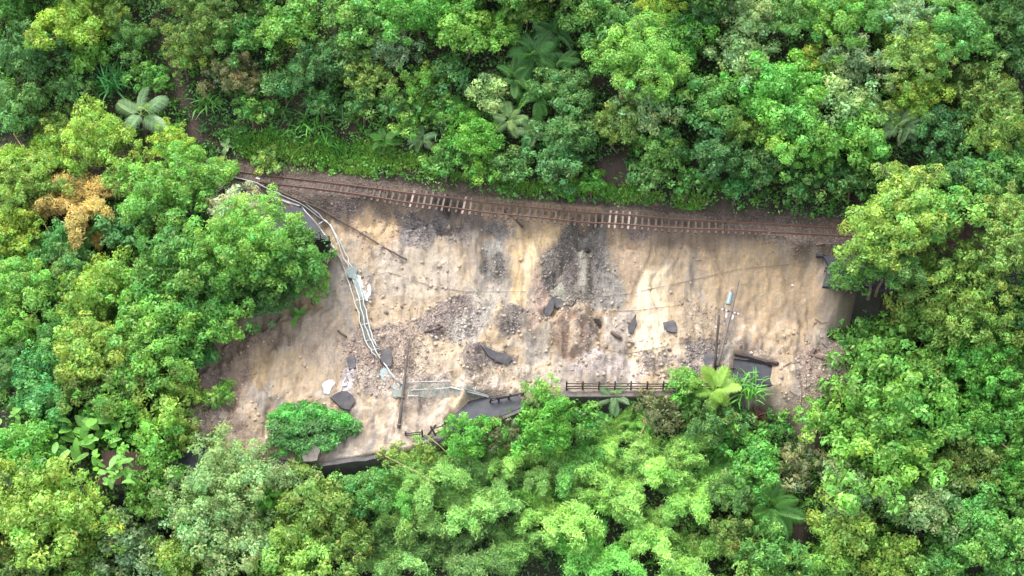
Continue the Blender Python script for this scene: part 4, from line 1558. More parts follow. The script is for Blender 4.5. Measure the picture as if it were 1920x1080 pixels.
def strap(px, py, r, col, label, n=24, hc=.3, group=None):
    return radial(px, py, r, STRAP, int(n * 1.6), col, label, 'strap_leaf_plant', 'plant', 'leaf', 1.6, hc, group, (0, 78), trunk=False, off=.28, jit=.3)


def bigleaf(px, py, r, col, label, n=14, hc=1.6, group=None, name='big_leaf_plant'):
    return radial(px, py, r, BIG, int(n * (2.3 if r > 50 else 1)), col, label, name, 'plant', 'leaf', 1.5 * (2.5 if r > 50 else 1.0), hc, group, (-45, 55), off=.3 if r > 50 else .05, up=.45 if r > 50 else 0, jit=.3)


def bamboo(px, py, r, col, label, n=7, group=None, hc=1.6, lean=None, el=0):
    rm = r * MPP
    b, _ = base_below(px, py, hc)
    t = thing('bamboo_clump', b, label, 'bamboo', group, 0)
    co = colour(col, .12)
    if col not in ('straw', 'orange', 'yellow'):
        co = (co[0] * 1.22, co[1] * 1.32, co[2] * 1.6, 1)
    for i in range(n):
        me, cu = PLUME[rng.integers(4)]
        a = (i * 2.39996 + rng.normal(0, .3)) if lean is None else lean + rng.normal(0, .5)
        s = rm / 3.4 * rng.uniform(.8, 1.2)
        tilt = rng.normal(0, .12) - .25 * (i / n) + el
        m4 = Matrix.Translation((float(rng.normal(0, .2)), float(rng.normal(0, .2)), -.3)) @ Matrix.Rotation(a, 4, 'Z') @ Matrix.Rotation(float(tilt), 4, 'Y') @ Matrix.Diagonal((s, s, s, 1))
        c = child('culm', cu, t, None, m4)
        k = np.exp(rng.normal(0, .1))
        child('plume', me, c, (co[0] * k, co[1] * k, co[2] * k, 1))
    return t

# ------------------------------------------------------------------ vegetation: every plant in its place
GH, GL, GR, GB = 'trees on the hillside above the track', 'trees on the left slope', 'trees on the right slope', 'trees below the road'
GS, GP, GF, GA, GK = 'shrubs on the hillside above the track', 'palms on the hillside', 'tree ferns', 'bamboo clumps below the road', 'strap leaf plants above the track'

for a in [
    # hillside, top left
    (20, 20, 42, 'b2', 'green', 'mid green tree in the top left corner', GH),
    (135, 45, 68, 'b3', 'yellow', 'bright yellow green tree near the top left corner', GH),
    (60, 105, 60, 'f2', 'teal', 'dark blue green tree at left edge under the corner tree', GH),
    (205, 22, 45, 'f2', 'olivey', 'olive yellow tree between the corner yellow tree and brown gully', GH),
    (245, 70, 42, 'f2', 'mid', 'dark olive tree touching the upper end of brown gully', GH),
    (165, 105, 36, 'b1', 'bright', 'lower bright lobe tree hanging under the corner yellow tree', GH),
    (390, 45, 72, 'f3', 'olive', 'broad olive green tree right of the brown gully', GH),
    (455, 70, 50, 'b2', 'green', 'mid green tree between olive tree and bright lobed tree', GH),
    (540, 45, 58, 'b2', 'bright', 'bright green lobed tree left of the top centre', GH),
    (440, 145, 46, 'f2', 'brown', 'brownish olive bush halfway down right of the gully', GH),
    (345, 110, 36, 'f1', 'olivey', 'small olive bush beside the gully bend', GH),
    (600, 125, 52, 'f2', 'teal', 'blue green spiky tree below the lobed bright tree', GH),
    (533, 165, 38, 'b1', 'teal', 'dark teal small tree left of the blue green spiky tree', GH),
    (600, 190, 36, 'f1', 'dark', 'dark bush under the blue green spiky tree', GH),
    (130, 165, 38, 'f1', 'mid', 'mid green bush left of the round emerald shrub', GH),
    (30, 205, 58, 'b2', 'mid', 'soft mid green bush at the left edge', GL),
    (285, 150, 34, 'f1', 'green', 'small green bush between emerald shrub and gully', GH),
    # top centre
    (665, 32, 58, 'b2', 'green', 'medium green tree at top edge left of the vivid one', GH),
    (785, 22, 70, 'b3', 'vivid', 'vivid green dense tree at the top edge', GH),
    (737, 90, 42, 'p2', 'grey', 'pale grey green flowering tree under the vivid top tree', GH),
    (690, 148, 46, 'f2', 'olivey', 'yellow olive tree under the medium green top tree', GH),
    (650, 100, 38, 'b1', 'mid', 'mid green small tree left of the grey flowering tree', GH),
    (868, 60, 62, 'b2', 'bright', 'mid bright tree hanging right of the grey flowering tree', GH),
    (935, 62, 42, 'f2', 'bright', 'bright hanging lobe tree left of the dark palm hollow', GH),
    (987, 22, 32, 'f1', 'olivey', 'narrow yellow olive tree at the top edge left of dark palms', GH),
    (840, 140, 38, 'b1', 'dark', 'dark green small tree beside the leafy spires', GH),
    (913, 178, 38, 'b1', 'pale', 'light green round crowned small tree in the middle of the hillside', GH),
    (1105, 32, 58, 'b2', 'green', 'round green tree at the top edge right of the dark palms', GH),
    (1165, 55, 40, 'b1', 'mid', 'mid green small tree left of the big yellow green crown', GH),
    (1232, 20, 42, 'f2', 'yellow', 'drooping yellow tree at the top edge', GH),
    (1200, 105, 88, 'b4', 'bright', 'big bright crown right of the dark palm hollow', GH),
    (1275, 85, 52, 'b2', 'vivid', 'vivid green tree on the right shoulder of the big bright crown', GH),
    (885, 262, 52, 'f2', 'vivid', 'vivid green bush beside track centre', GS),
    (835, 210, 34, 'f1', 'green', 'small green bush left of the vivid bush', GS),
    (1060, 170, 48, 'b2', 'mid', 'broad mid green tree under the dark palm hollow', GH),
    (1075, 245, 58, 'f2', 'mid', 'dull green spreading bush above the dark earth patch', GS),
    (1212, 215, 50, 'b2', 'pale', 'light yellow green tree under the big bright crown', GH),
    (1160, 235, 50, 'f2', 'olive', 'olive green tree left of the light yellow green tree', GH),
    (1040, 300, 52, 'b2', 'teal', 'blue green bush by the track right of centre', GS),
    (965, 310, 36, 'b1', 'mid', 'mid green low bush left of the blue green trackside bush', GS),
    (1240, 285, 46, 'b2', 'green', 'green leafy bush above the track left of tall right trees', GS),
    (1215, 330, 34, 'b1', 'mid', 'low leafy bush at verge right of dark earth patch', GS),
    (745, 200, 34, 'f1', 'mid', 'dull bush below the leafy spires', GS),
    (470, 205, 34, 'f1', 'green', 'green bush below the brownish olive bush', GS),
    (835, 300, 34, 'f1', 'green', 'green low bush left below the vivid bush', GS),
    (900, 320, 30, 'f1', 'bright', 'bright low bush at the verge above track centre', GS),
    (770, 235, 30, 'f1', 'bright', 'bright bush between the spires and grassy palm', GS),
    (1110, 345, 26, 'f1', 'vivid', 'vivid low weeds bush at verge right of the blue green bush', GS),
    (1290, 340, 30, 'f1', 'green', 'green low bush at the verge under dark spreading bush', GS),
    (1380, 350, 28, 'f1', 'emerald', 'emerald low bush at the verge right of centre', GS),
    (680, 195, 34, 'f1', 'mid', 'dull green bush above the grassy verge', GS),
    # top right
    (1315, 25, 46, 'f2', 'dark', 'dark green tree at the top edge left of the light clump', GH),
    (1405, 30, 44, 'b2', 'pale', 'light green clump tree at top right', GH),
    (1390, 100, 58, 'p2', 'pale', 'pale green clustered tree below the light clump tree', GH),
    (1480, 30, 46, 'f2', 'mid', 'mid green fine tree between light clump and yellow green tree', GH),
    (1555, 28, 62, 'b3', 'bright', 'yellow green large tree at the top right', GH),
    (1523, 122, 40, 'p2', 'yellow', 'vivid yellow tree with clustered leaves in the upper right', GH),
    (1640, 30, 48, 'f2', 'green', 'fine green tree at top edge right of yellow green large tree', GH),
    (1698, 22, 55, 'f2', 'grey', 'grey green tree at the top edge, upper right', GH),
    (1800, 62, 66, 'b3', 'green', 'green tree near the top right corner', GH),
    (1710, 100, 68, 'f3', 'olivey', 'olive yellow tree with orange tint in upper right', GH),
    (1605, 120, 56, 'f2', 'grey', 'greyish green tree right of the vivid yellow tree', GH),
    (1895, 30, 52, 'b2', 'mid', 'mid green tree in the top right corner', GH),
    (1462, 178, 76, 'b3', 'vivid', 'vivid green domed tree in the right of the hillside', GH),
    (1580, 190, 58, 'p2', 'pale', 'pale yellow green tree beside the vivid domed tree', GH),
    (1483, 238, 72, 'b3', 'bright', 'mid bright tree under the vivid domed tree', GH),
    (1388, 238, 44, 'f2', 'olivey', 'olive orange tree on the left flank of the vivid domed tree', GH),
    (1325, 195, 60, 'b2', 'green', 'green tree left of the vivid domed tree', GH),
    (1727, 182, 44, 'b2', 'yellow', 'bright yellow green round tree above the grey palm', GH),
    (1850, 180, 62, 'f2', 'olive', 'olive tree at the right edge', GH),
    (1865, 255, 54, 'f2', 'olivey', 'yellow olive tree at the right edge below the olive tree', GH),
    (1605, 258, 58, 'b2', 'bright', 'light green tree left of the grey palm', GH),
    (1530, 290, 44, 'f2', 'bright', 'lower yellow green tree above right end of track', GH),
    (1650, 210, 40, 'b1', 'olivey', 'small yellow tree between pale tree and grey palm', GH),
    (1345, 285, 58, 'f2', 'dark', 'dark green spreading bush above the right part of track', GS),
    (1430, 310, 46, 'b2', 'mid', 'mid green bush hanging over the right track verge', GS),
    (1765, 240, 46, 'b2', 'dark', 'dark green tree right of the grey palm', GH),
    (1910, 110, 40, 'b1', 'mid', 'small mid tree at the right edge', GH),
    (1910, 320, 46, 'b2', 'green', 'green tree at the right edge above olive spread tree', GH),
    (1810, 325, 56, 'f2', 'dark', 'dark green bush behind the olive spread tree', GH),
    (1600, 335, 42, 'f1', 'mid', 'mid bush behind the bright tree at track end', GS),
    (1500, 350, 38, 'f1', 'mid', 'low fern green bush over the dark right verge', GS),
]:
    tree(*a[:6], group=a[6])

for a in [
    # right slope
    (1684, 408, 74, 'b3', 'lime', 'bright yellow green tree covering the right end of the track', GR, 6.5),
    (1645, 484, 46, 'b2', 'lime', 'lower lobe tree beside the right upper road end', GR, 5.0),
    (1705, 350, 50, 'b2', 'olivey', 'yellowish crown just behind the bright tree at track end', GR, 6.0),
    (1810, 470, 112, 'f4', 'olivey', 'large spreading olive yellow tree at the right edge', GR, 6.0),
    (1880, 400, 48, 'f2', 'olivey', 'olive gold crown on the upper right of the spreading olive tree', GR, 6.0),
    (1648, 528, 44, 'b2', 'green', 'green crown closing the dark gap below the right upper road', GR, 3.5),
    (1755, 405, 62, 'b2', 'bright', 'light green crown filling the gap right of the bright tree at track end', GR, 5.0),
    (1850, 345, 56, 'b2', 'green', 'green crown above the olive gold crown', GR, 5.0),
    (1900, 455, 56, 'f2', 'olivey', 'olive crown at the right edge beside the spreading olive tree', GR, 5.5),
    (1592, 520, 40, 'f1', 'green', 'green bush hanging below the right upper road end', GR, 1.5),
    (1630, 455, 36, 'b1', 'lime', 'small lime crown over the outer end of right upper road', GR, 5.5),
    (30, 330, 50, 'f2', 'lime', 'soft lime crown at the left edge beside the yellow bamboo', GL, 3.0),
    (25, 425, 50, 'f2', 'yellow', 'golden crown at the left edge below the yellow bamboo', GL, 3.5),
    (1622, 578, 54, 'f2', 'green', 'green bush at the right margin of the bare sand', GR, 2.0),
    (1660, 545, 44, 'b2', 'mid', 'mid green bush between sand margin bush and olive tree', GR, 3.0),
    (1720, 585, 62, 'f2', 'olive', 'olive green bush under the spreading olive tree', GR, 3.0),
    (1660, 625, 42, 'f1', 'dark', 'dark green bush above the yellow green dome tree', GR, 1.8),
    (1810, 610, 56, 'f2', 'mid', 'mid green tree right of the olive green bush', GR, None),
    (1905, 600, 50, 'b2', 'teal', 'dark glossy tree at the right edge halfway down', GR, None),
    (1690, 705, 112, 'd3', 'bright', 'yellow green dome tree at the right side of the slide foot', GR, 4.5),
    (1845, 675, 76, 'd3', 'vivid', 'green dome tree right of the yellow green dome', GR, 4.0),
    (1900, 700, 46, 'b2', 'green', 'green tree at the right edge beside the green dome', GR, None),
    (1640, 825, 118, 'd3', 'bright', 'vivid low dome tree below the slide foot on the right', GR, 4.0),
    (1835, 775, 90, 'd3', 'vivid', 'vivid green wide tree at right edge low down', GR, 4.0),
    (1535, 790, 42, 'f1', 'bright', 'yellowish small bush at the sand tongue end', GR, 1.5),
    (1815, 865, 55, 'f2', 'olive', 'brown olive tree below the vivid wide tree', GR, None),
    (1905, 880, 46, 'b2', 'vivid', 'bright green tree at right edge near the bottom', GR, None),
    (1750, 890, 40, 'b1', 'olivey', 'small olive yellow tree left of the brown olive tree', GR, None),
    (1595, 915, 60, 'p2', 'pale', 'pale green clustered tree below the vivid low dome', GR, None),
    (1690, 915, 46, 'f2', 'mid', 'mid green tree right of the pale clustered tree', GR, None),
    (1585, 990, 58, 'p2', 'lime', 'light lime tree near the bottom right', GR, None),
    (1740, 955, 64, 'p2', 'pale', 'pale tree with gaps near the bottom right', GR, None),
    (1830, 1000, 76, 'b3', 'green', 'large mid green tree at the bottom right', GR, None),
    (1910, 985, 46, 'b2', 'teal', 'dark teal tree at right edge of the bottom', GR, None),
    (1670, 1045, 50, 'p2', 'lime', 'lime clump tree at bottom edge on the right', GR, None),
    (1560, 1055, 46, 'b2', 'bright', 'bright clump tree at bottom edge right of the dark gap', GR, None),
    (1760, 1060, 50, 'b2', 'green', 'green tree at bottom edge between lime clump and large green', GR, None),
    (1900, 1060, 48, 'b2', 'mid', 'tree in the bottom right corner', GR, None),
    # below the road, centre right
    (1410, 865, 54, 'b2', 'vivid', 'green leafy bush under the reddish dead fronds', GB, None),
    (1495, 875, 44, 'f1', 'brown', 'brown twiggy bush left of the vivid low dome', GB, None),
    (1330, 800, 44, 'f2', 'mid', 'dark mid bush below the lime tree fern', GB, None),
    (1375, 920, 46, 'f2', 'mid', 'mid green bush above the low palm', GB, None),
    (1445, 1045, 60, 'f2', 'green', 'fern green bush at the bottom edge below the low palm', GB, None),
    (1370, 1010, 46, 'f2', 'olive', 'olive bush left of the low palm', GB, None),
    (1235, 772, 38, 'f1', 'brown', 'dry straw coloured mound just below the timber fence', GB, None),
    (1025, 800, 60, 'f2', 'vivid', 'vivid green bush below the left end of the timber fence', GB, None),
    (1105, 792, 38, 'f1', 'green', 'green bush touching the timber fence', GB, None),
    (1010, 735, 26, 'f1', 'bright', 'small bright bush poking up left of the timber fence', GB, None),
    (880, 820, 46, 'f2', 'vivid', 'bright bush in front of the exposed road patch', GB, None),
    (935, 815, 34, 'f1', 'brown', 'brownish bush right of the bush at exposed road', GB, None),
    (1285, 715, 26, 'b1', 'bright', 'bright leafy bush at the right end of fence', GB, 1.2),
    (1075, 762, 24, 'f1', 'vivid', 'small bush under the first post of the timber fence', GB, .9),
    (1200, 757, 22, 'f1', 'green', 'small bush under the middle of the timber fence', GB, .9),
    (1265, 750, 30, 'b1', 'vivid', 'vivid bush at the foot of the fence end', GB, 1.2),
    (1300, 742, 30, 'f1', 'bright', 'bright fine bush left of the lime tree fern', GB, 1.2),
    (1365, 775, 34, 'f1', 'mid', 'mid bush under the lime tree fern', GB, 1.0),
    (1455, 800, 34, 'f1', 'green', 'green bush right of the dead frond heap', GB, 1.0),
    # bottom left
    (745, 853, 28, 'f1', 'lime', 'small lime bush between the dark wall edge and leaning pole foot', GB, 1.0),
    (795, 846, 26, 'f1', 'olivey', 'small olive bush under the short fence remnant', GB, 1.0),
    (680, 925, 46, 'b2', 'green', 'green shrub under the dark broken wall edge', GB, None),
    (428, 890, 74, 'p3', 'pale', 'pale flowering clustered tree below the vine covered mound', GB, None),
    (370, 955, 72, 'p3', 'pale', 'pale clustered tree left of the small palm near bottom', GB, None),
    (445, 1005, 72, 'p3', 'pale', 'pale clustered tree at the bottom under the small palm', GB, None),
    (345, 1045, 58, 'p2', 'lime', 'lime clustered tree at bottom edge on the left', GB, None),
    (545, 1035, 72, 'p3', 'lime', 'lime clustered tree at bottom edge left of centre', GB, None),
    (590, 945, 66, 'f2', 'olivey', 'olive tree right of the small palm', GB, None),
    (535, 900, 40, 'p2', 'pale', 'pale green bush beside the brown concrete block', GB, None),
    (640, 1010, 56, 'f2', 'olive', 'olive fine tree bottom left of bamboo', GB, None),
    (70, 950, 92, 'p3', 'lime', 'large pale lime tree at the lower left edge', GB, None),
    (60, 1050, 60, 'p2', 'olive', 'olive tree in the bottom left corner', GB, None),
    (175, 985, 60, 'f2', 'lime', 'lime tree below the drooping big leaves', GB, None),
    (245, 1025, 62, 'p2', 'grey', 'pale grey green tree at the bottom left', GB, None),
    (150, 1060, 46, 'f2', 'olive', 'olive tree at bottom edge beside the corner tree', GB, None),
    (35, 850, 62, 'b2', 'vivid', 'vivid green shrub at the left edge below the white stem plant', GL, None),
    (285, 930, 46, 'f2', 'bright', 'light green shrub below the hanging vine column', GB, None),
    (80, 745, 50, 'b2', 'emerald', 'emerald bush at left edge above the white stem plant', GL, None),
    (25, 690, 46, 'f2', 'dark', 'dark bush at the left edge', GL, None),
    # left slope
    (455, 470, 88, 'b4', 'bright', 'big clumpy tree beside the left upper road', GL, 6.0),
    (345, 500, 84, 'b3', 'green', 'dense clumpy tree left of the big clumpy tree', GL, 5.5),
    (540, 490, 62, 'b2', 'green', 'overhanging tree crown nearest the pipe railing', GL, 6.0),
    (300, 365, 74, 'b3', 'bright', 'bright clumpy tree below the pale palm', GL, 5.0),
    (385, 340, 42, 'b2', 'bright', 'small bright clumpy tree near the left end of track', GL, 4.0),
    (345, 300, 40, 'b2', 'bright', 'bright tree beside the lower end of the gully', GL, 4.0),
    (320, 268, 40, 'f2', 'yellow', 'yellow green tree right of the pale palm', GL, 3.5),
    (185, 270, 72, 'f3', 'lime', 'soft light green tree left of the pale palm', GL, 3.0),
    (110, 245, 45, 'f2', 'olivey', 'yellow green tree beneath the bare soil patch', GL, 2.0),
    (115, 460, 44, 'f2', 'emerald', 'emerald tree among the orange bamboo', GL, 3.5),
    (130, 510, 48, 'b2', 'mid', 'mid green tree under the emerald tree', GL, None),
    (225, 430, 40, 'b1', 'teal', 'dark teal tree left of the dense clumpy tree', GL, 3.0),
    (35, 545, 66, 'b3', 'bright', 'light green clumpy tree at left edge halfway down', GL, None),
    (20, 480, 38, 'b1', 'yellow', 'small yellow green tree at left edge above clumpy tree', GL, None),
    (20, 625, 48, 'b2', 'bright', 'lower clumpy tree at the left edge', GL, None),
    (190, 540, 62, 'p2', 'lime', 'light olive tree left of the dense clumpy tree', GL, None),
    (145, 595, 40, 'p2', 'lime', 'small pale tree below the light olive tree', GL, None),
    (265, 570, 64, 'b2', 'bright', 'clumpy tree under the dense clumpy tree', GL, 4.0),
    (340, 600, 62, 'b2', 'bright', 'clumpy tree left of the bare brown slope top', GL, 4.0),
    (405, 610, 50, 'b2', 'bright', 'clumpy tree touching the bare brown slope', GL, 4.0),
    (400, 545, 50, 'b2', 'green', 'green clumpy tree under the big clumpy tree', GL, 4.5),
    (500, 565, 46, 'f2', 'dark', 'dark drooping bush under the overhanging crown', GL, 3.0),
    (275, 660, 70, 'b3', 'bright', 'clumpy tree in the middle of left slope', GL, None),
    (175, 660, 70, 'b3', 'lime', 'light clumpy tree left of the middle clumpy tree', GL, None),
    (105, 640, 46, 'b2', 'green', 'green tree right of the lower left edge tree', GL, None),
    (355, 665, 38, 'b1', 'emerald', 'emerald bush at the left margin of brown slope', GL, 1.5),
    (70, 690, 44, 'b2', 'emerald', 'emerald tree below the green left tree', GL, None),
    (240, 710, 54, 'f2', 'olive', 'olive tree above the hanging vine column', GL, None),
    (150, 720, 48, 'f2', 'olive', 'olive bush above the drooping big leaves', GL, None),
    (440, 392, 50, 'p2', 'white', 'whitish flowering tree beside the left end of upper road', GL, 3.5),
    (500, 305, 28, 'f1', 'olivey', 'small yellow green shrub beside the left end of rails', GL, 1.0),
    (425, 320, 26, 'f1', 'olive', 'small olive shrub at the hidden end of rails', GL, 1.0),
    (60, 345, 60, 'f2', 'olivey', 'yellow tree behind the orange bamboo', GL, 2.5),
]:
    tree(*a[:6], group=a[6], hc=a[7])

# climber-draped crowns
for a in [(783, 172, 38, 'v2', 'bright', 'leafy climber spire standing left of the dark palms', GH, 2.4),
          (800, 150, 24, 'v2', 'yellow', 'yellow climber spire behind the leafy spire', GH, 2.6),
          (215, 765, 58, 'v2', 'bright', 'hanging vine column left of the brown slope', GL, 3.0),
          (315, 790, 58, 'v2', 'lime', 'hanging vine column bordering the brown slope', GL, 3.0),
          (290, 860, 50, 'v2', 'bright', 'lower hanging vine column right of the shed', GL, 2.6),
          (580, 520, 42, 'v2', 'green', 'vine curtain hanging at the tip of the overhanging crown', GL, 3.6),
          (340, 735, 40, 'v2', 'lime', 'pale vine column at the top of the hanging vines', GL, 2.4)]:
    tree(*a[:6], name='vine_covered_tree', group='climber covered trees', hc=a[7])
tree(415, 745, 22, 'f1', 'bright', 'small leafy vine strip on the brown slope', name='vine_patch', hc=.3)
tree(425, 722, 13, 'f1', 'bright', 'tiny vine tuft at the top of vine strip on the brown slope', name='vine_patch', hc=.2)

# vine covered mound at the slide foot
vm = base_below(572, 798, 1.2)[0]
t = thing('vine_mound', vm, 'bright green vine covered mound with a flat top at the left foot of slide', 'vine mound')
Qs, Ts = [], []
for k in range(150):
    a, ra = rng.uniform(0, 6.283), rng.random() ** .55
    lob = 1 + .13 * math.sin(3 * a + 1) + .09 * math.sin(5 * a)
    c = np.array([4.0 * lob * ra * math.cos(a), 2.6 * lob * ra * math.sin(a), 0])
    c[2] = 1.5 * (1 - .75 * ra ** 2) + .28 * c[1] + rng.normal(0, .18)
    q, n = rng.uniform(.4, .85), 150
    v = unit(rng.normal(size=(n, 3)) + np.array([0, -.1, .6]))
    P = c + v * q * rng.uniform(.5, 1, (n, 1)) * np.array([1.2, 1.0, .7])
    Qs.append(leaf_cards(P, unit(v + rng.normal(0, .5, (n, 3))), rng.uniform(.2, .6, n), rng.uniform(.06, .16, n), .5))
    tt = np.exp(rng.normal(0, .2, n)) * np.exp(rng.normal(0, .2)) * (1.25 if c[1] > .6 else .9)
    gy = rng.uniform(0, .25) if c[1] > .3 else rng.uniform(.1, .8)
    Ts.append(np.repeat(np.stack([tt * (1 + gy), tt, tt * (1 + gy)], 1), 4, 0))
Qs, Ts = np.concatenate(Qs), np.concatenate(Ts)
me = np_mesh('vine_leaves', Qs, quads(len(Qs) // 4), M['leaf'], Ts)
child('vine_leaves', me, t, (.095, .33, .075, 1))
mb = MB()
core = []
for i in range(14):
    a = 2 * math.pi * i / 14
    core.append((3.0 * math.cos(a) * rng.uniform(.8, 1.0), 1.8 * math.sin(a) * rng.uniform(.8, 1.0), .55 + .5 * math.sin(a)))
MB().prism(core, (0, 0, -2.4)).obj('earth_core', M['conc'], t)

for a in [(265, 215, 62, 'grey', 'pale grey green palm with few drooping fronds at the left end of track', 9, 4.0),
          (1000, 105, 62, 'dark', 'dark palm in the hollow at top centre', 13, 2.0),
          (1040, 60, 46, 'dark', 'small dark palm above the hollow palm', 12, 2.0),
          (965, 150, 48, 'mid', 'lower palm left in the dark hollow', 12, 1.8),
          (1045, 130, 48, 'mid', 'lower palm right in the dark hollow', 12, 1.8),
          (1000, 252, 40, 'grey', 'drooping grey palm above the blue green trackside bush', 12, 2.0),
          (955, 225, 38, 'pale', 'drooping pale palm left of the grey trackside palm', 12, 2.2),
          (1690, 240, 56, 'grey', 'grey palm with hanging fronds in the right hillside', 13, 3.0),
          (1553, 325, 46, 'dark', 'dark grey palm above the right end of track', 12, 1.6),
          (1620, 305, 36, 'mid', 'small palm beside the dark grey palm', 11, 1.5),
          (500, 935, 46, 'vivid', 'small bright palm among the pale clustered trees', 9, 2.6),
          (1443, 950, 66, 'green', 'low palm with long fronds near the bottom right', 11, 2.2),
          (1010, 185, 46, 'green', 'green palm just below the dark hollow', 12, 1.5),
          (790, 265, 34, 'grey', 'grassy grey palm at the verge left of the vivid bush', 12, 1.2),
          (1150, 745, 34, 'grey', 'grey green palm leaning against the timber fence foot', 10, 1.2),
          (955, 795, 32, 'grey', 'grey drooping palm below the wet road gap', 9, 1.2)]:
    palm(a[0], a[1], a[2], a[3], a[4], n=a[5], hc=a[6], group=GP)
for a in [(1340, 732, 52, 'lime', 'lime tree fern at the right end of the timber fence', 11, 1.6),
          (860, 215, 42, 'vivid', 'bright tree fern above the vivid bush', 12, 1.0),
          (950, 45, 40, 'mid', 'dark tree fern by the hanging lobe tree', 11, 1.0),
          (720, 265, 34, 'green', 'tree fern above the grassy verge', 11, .8),
          (1190, 790, 36, 'bright', 'yellow green fern below the timber fence', 10, 1.0),
          (1660, 320, 34, 'green', 'fern behind the bright tree at track end', 11, .8)]:
    fern(a[0], a[1], a[2], a[3], a[4], n=a[5], hc=a[6], group=GF)
for a in [(213, 162, 46, 'emerald', 'round emerald strap leaf shrub left of the gully', 70, .6),
          (395, 200, 36, 'green', 'strap leaf plant right of the gully', 22, .3),
          (580, 240, 44, 'vivid', 'glossy strap leaf plant above the left rails', 26, .3),
          (610, 270, 34, 'vivid', 'lower glossy strap leaf plant near the grassy verge', 20, .3),
          (520, 215, 34, 'mid', 'dull strap leaf plant left of the glossy pair', 20, .3),
          (1405, 738, 40, 'vivid', 'spiky green plant right of the lime tree fern', 52, .5),
          (820, 240, 30, 'grey', 'grey strap leaf plant beside the bright tree fern', 22, .3),
          (915, 225, 30, 'mid', 'mid green strap leaf plant under the round light tree', 20, .3),
          (1470, 330, 34, 'mid', 'strap leaf plant over the right track verge', 22, .3),
          (1140, 270, 30, 'dark', 'dark strap leaf plant above the dark earth patch', 20, .3),
          (640, 220, 32, 'teal', 'teal strap leaf plant right of the glossy pair', 22, .3),
          (490, 560, 34, 'mid', 'dark strap leaf plant beneath the overhanging crown', 20, 1.5),
          (1740, 320, 34, 'green', 'strap leaf plant behind the yellowish crown', 22, .3)]:
    strap(a[0], a[1], a[2], a[3], a[4], n=a[5], hc=a[6], group=GK)
strap(1553, 690, 18, 'grey', 'small pale strap leaf plant alone on the brown dirt', n=12, hc=.1)
radial(1418, 785, 34, STRAP, 20, 'red', 'reddish dead frond heap below the spiky green plant', 'dead_frond_heap', 'plant', 'leaf', 1.6, .3, None, (0, 50), trunk=False)
for a in [(160, 830, 88, 'bright', 'big leaf plant with drooping broad leaves above the shed', 20, 2.6),
          (205, 895, 58, 'bright', 'lower big leaf plant half hiding the shed', 14, 3.2),
          (35, 780, 54, 'bright', 'smaller big leaf plant with a white stem at the left edge', 11, 2.2),
          (425, 275, 22, 'pale', 'small banana like plant above the hidden end of rails', 6, .8),
          (1335, 350, 24, 'green', 'pair of broad leaves plant at the verge right of centre', 6, .4),
          (560, 590, 24, 'green', 'broad leaved plant in the shade of overhanging crown', 8, .6),
          (1095, 195, 34, 'mid', 'broad leaf plant among trees below the dark hollow', 9, 1.0)]:
    bigleaf(a[0], a[1], a[2], a[3], a[4], n=a[5], hc=a[6], group='big leaf plants')

# bamboo
for a in [
    (975, 840, 62, 'lime', 'lime bamboo column below the wet road gap', 6),
    (1150, 805, 58, 'lime', 'yellow green bamboo below the middle of the fence', 6),
    (1075, 860, 70, 'bright', 'bamboo clump under the vivid bush', 7),
    (1235, 850, 78, 'lime', 'lime bamboo clump below the dry straw mound', 8),
    (1165, 900, 78, 'lime', 'lime bamboo clump in the middle of the bamboo slope', 8),
    (1300, 925, 80, 'lime', 'lime bamboo clump left of the low palm', 8),
    (1045, 950, 84, 'lime', 'tall pale bamboo clump at centre bottom', 8),
    (1215, 985, 80, 'lime', 'large lime bamboo clump near the bottom edge right of centre', 8),
    (1110, 1040, 78, 'bright', 'bamboo clump at bottom edge right of centre', 8),
    (1285, 1045, 74, 'lime', 'bamboo clump at bottom edge left of the fern green bush', 8),
    (960, 1010, 78, 'olivey', 'olive bamboo clump at the bottom centre', 8),
    (880, 940, 78, 'olivey', 'olive bamboo clump left of the tall pale bamboo', 8),
    (850, 1040, 74, 'olive', 'dark olive bamboo clump at bottom edge', 8),
    (795, 885, 72, 'olivey', 'yellowish bamboo clump below the fence remnant', 8),
    (760, 965, 76, 'olivey', 'olive bamboo clump left of bottom centre', 8),
    (735, 920, 60, 'bright', 'bamboo clump below the dark broken wall', 7),
    (725, 1045, 72, 'olive', 'olive bamboo clump at bottom edge left of centre', 8),
    (920, 880, 60, 'olive', 'shaded bamboo clump under the lime bamboo column', 7),
    (1350, 860, 52, 'bright', 'bamboo clump left of the leafy bush under dead fronds', 6),
    (1010, 880, 58, 'olive', 'dull bamboo clump between the column and centre', 6),
    (835, 845, 50, 'olivey', 'yellow bamboo clump just under the collapsed fence', 6)]:
    bamboo(a[0], a[1], a[2] * 1.06, a[3], a[4], n=a[5] + 3, group=GA)
for a in [(60, 300, 80, 'yellow', 'yellow bamboo clump at the left edge under the bare soil', 9),
          (150, 370, 80, 'straw', 'straw yellow bamboo clump left of the bright clumpy tree', 9),
          (40, 400, 74, 'orange', 'orange brown dying bamboo clump at the left edge', 9),
          (170, 430, 52, 'straw', 'straw brown bamboo clump beside the dark teal tree', 7),
          (105, 325, 60, 'straw', 'golden bamboo clump behind the straw bamboo', 7),
          (45, 455, 52, 'olivey', 'low olive bamboo clump under the orange bamboo', 7)]:
    bamboo(*a[:5], n=a[5], group='yellowing bamboo clumps on the left')
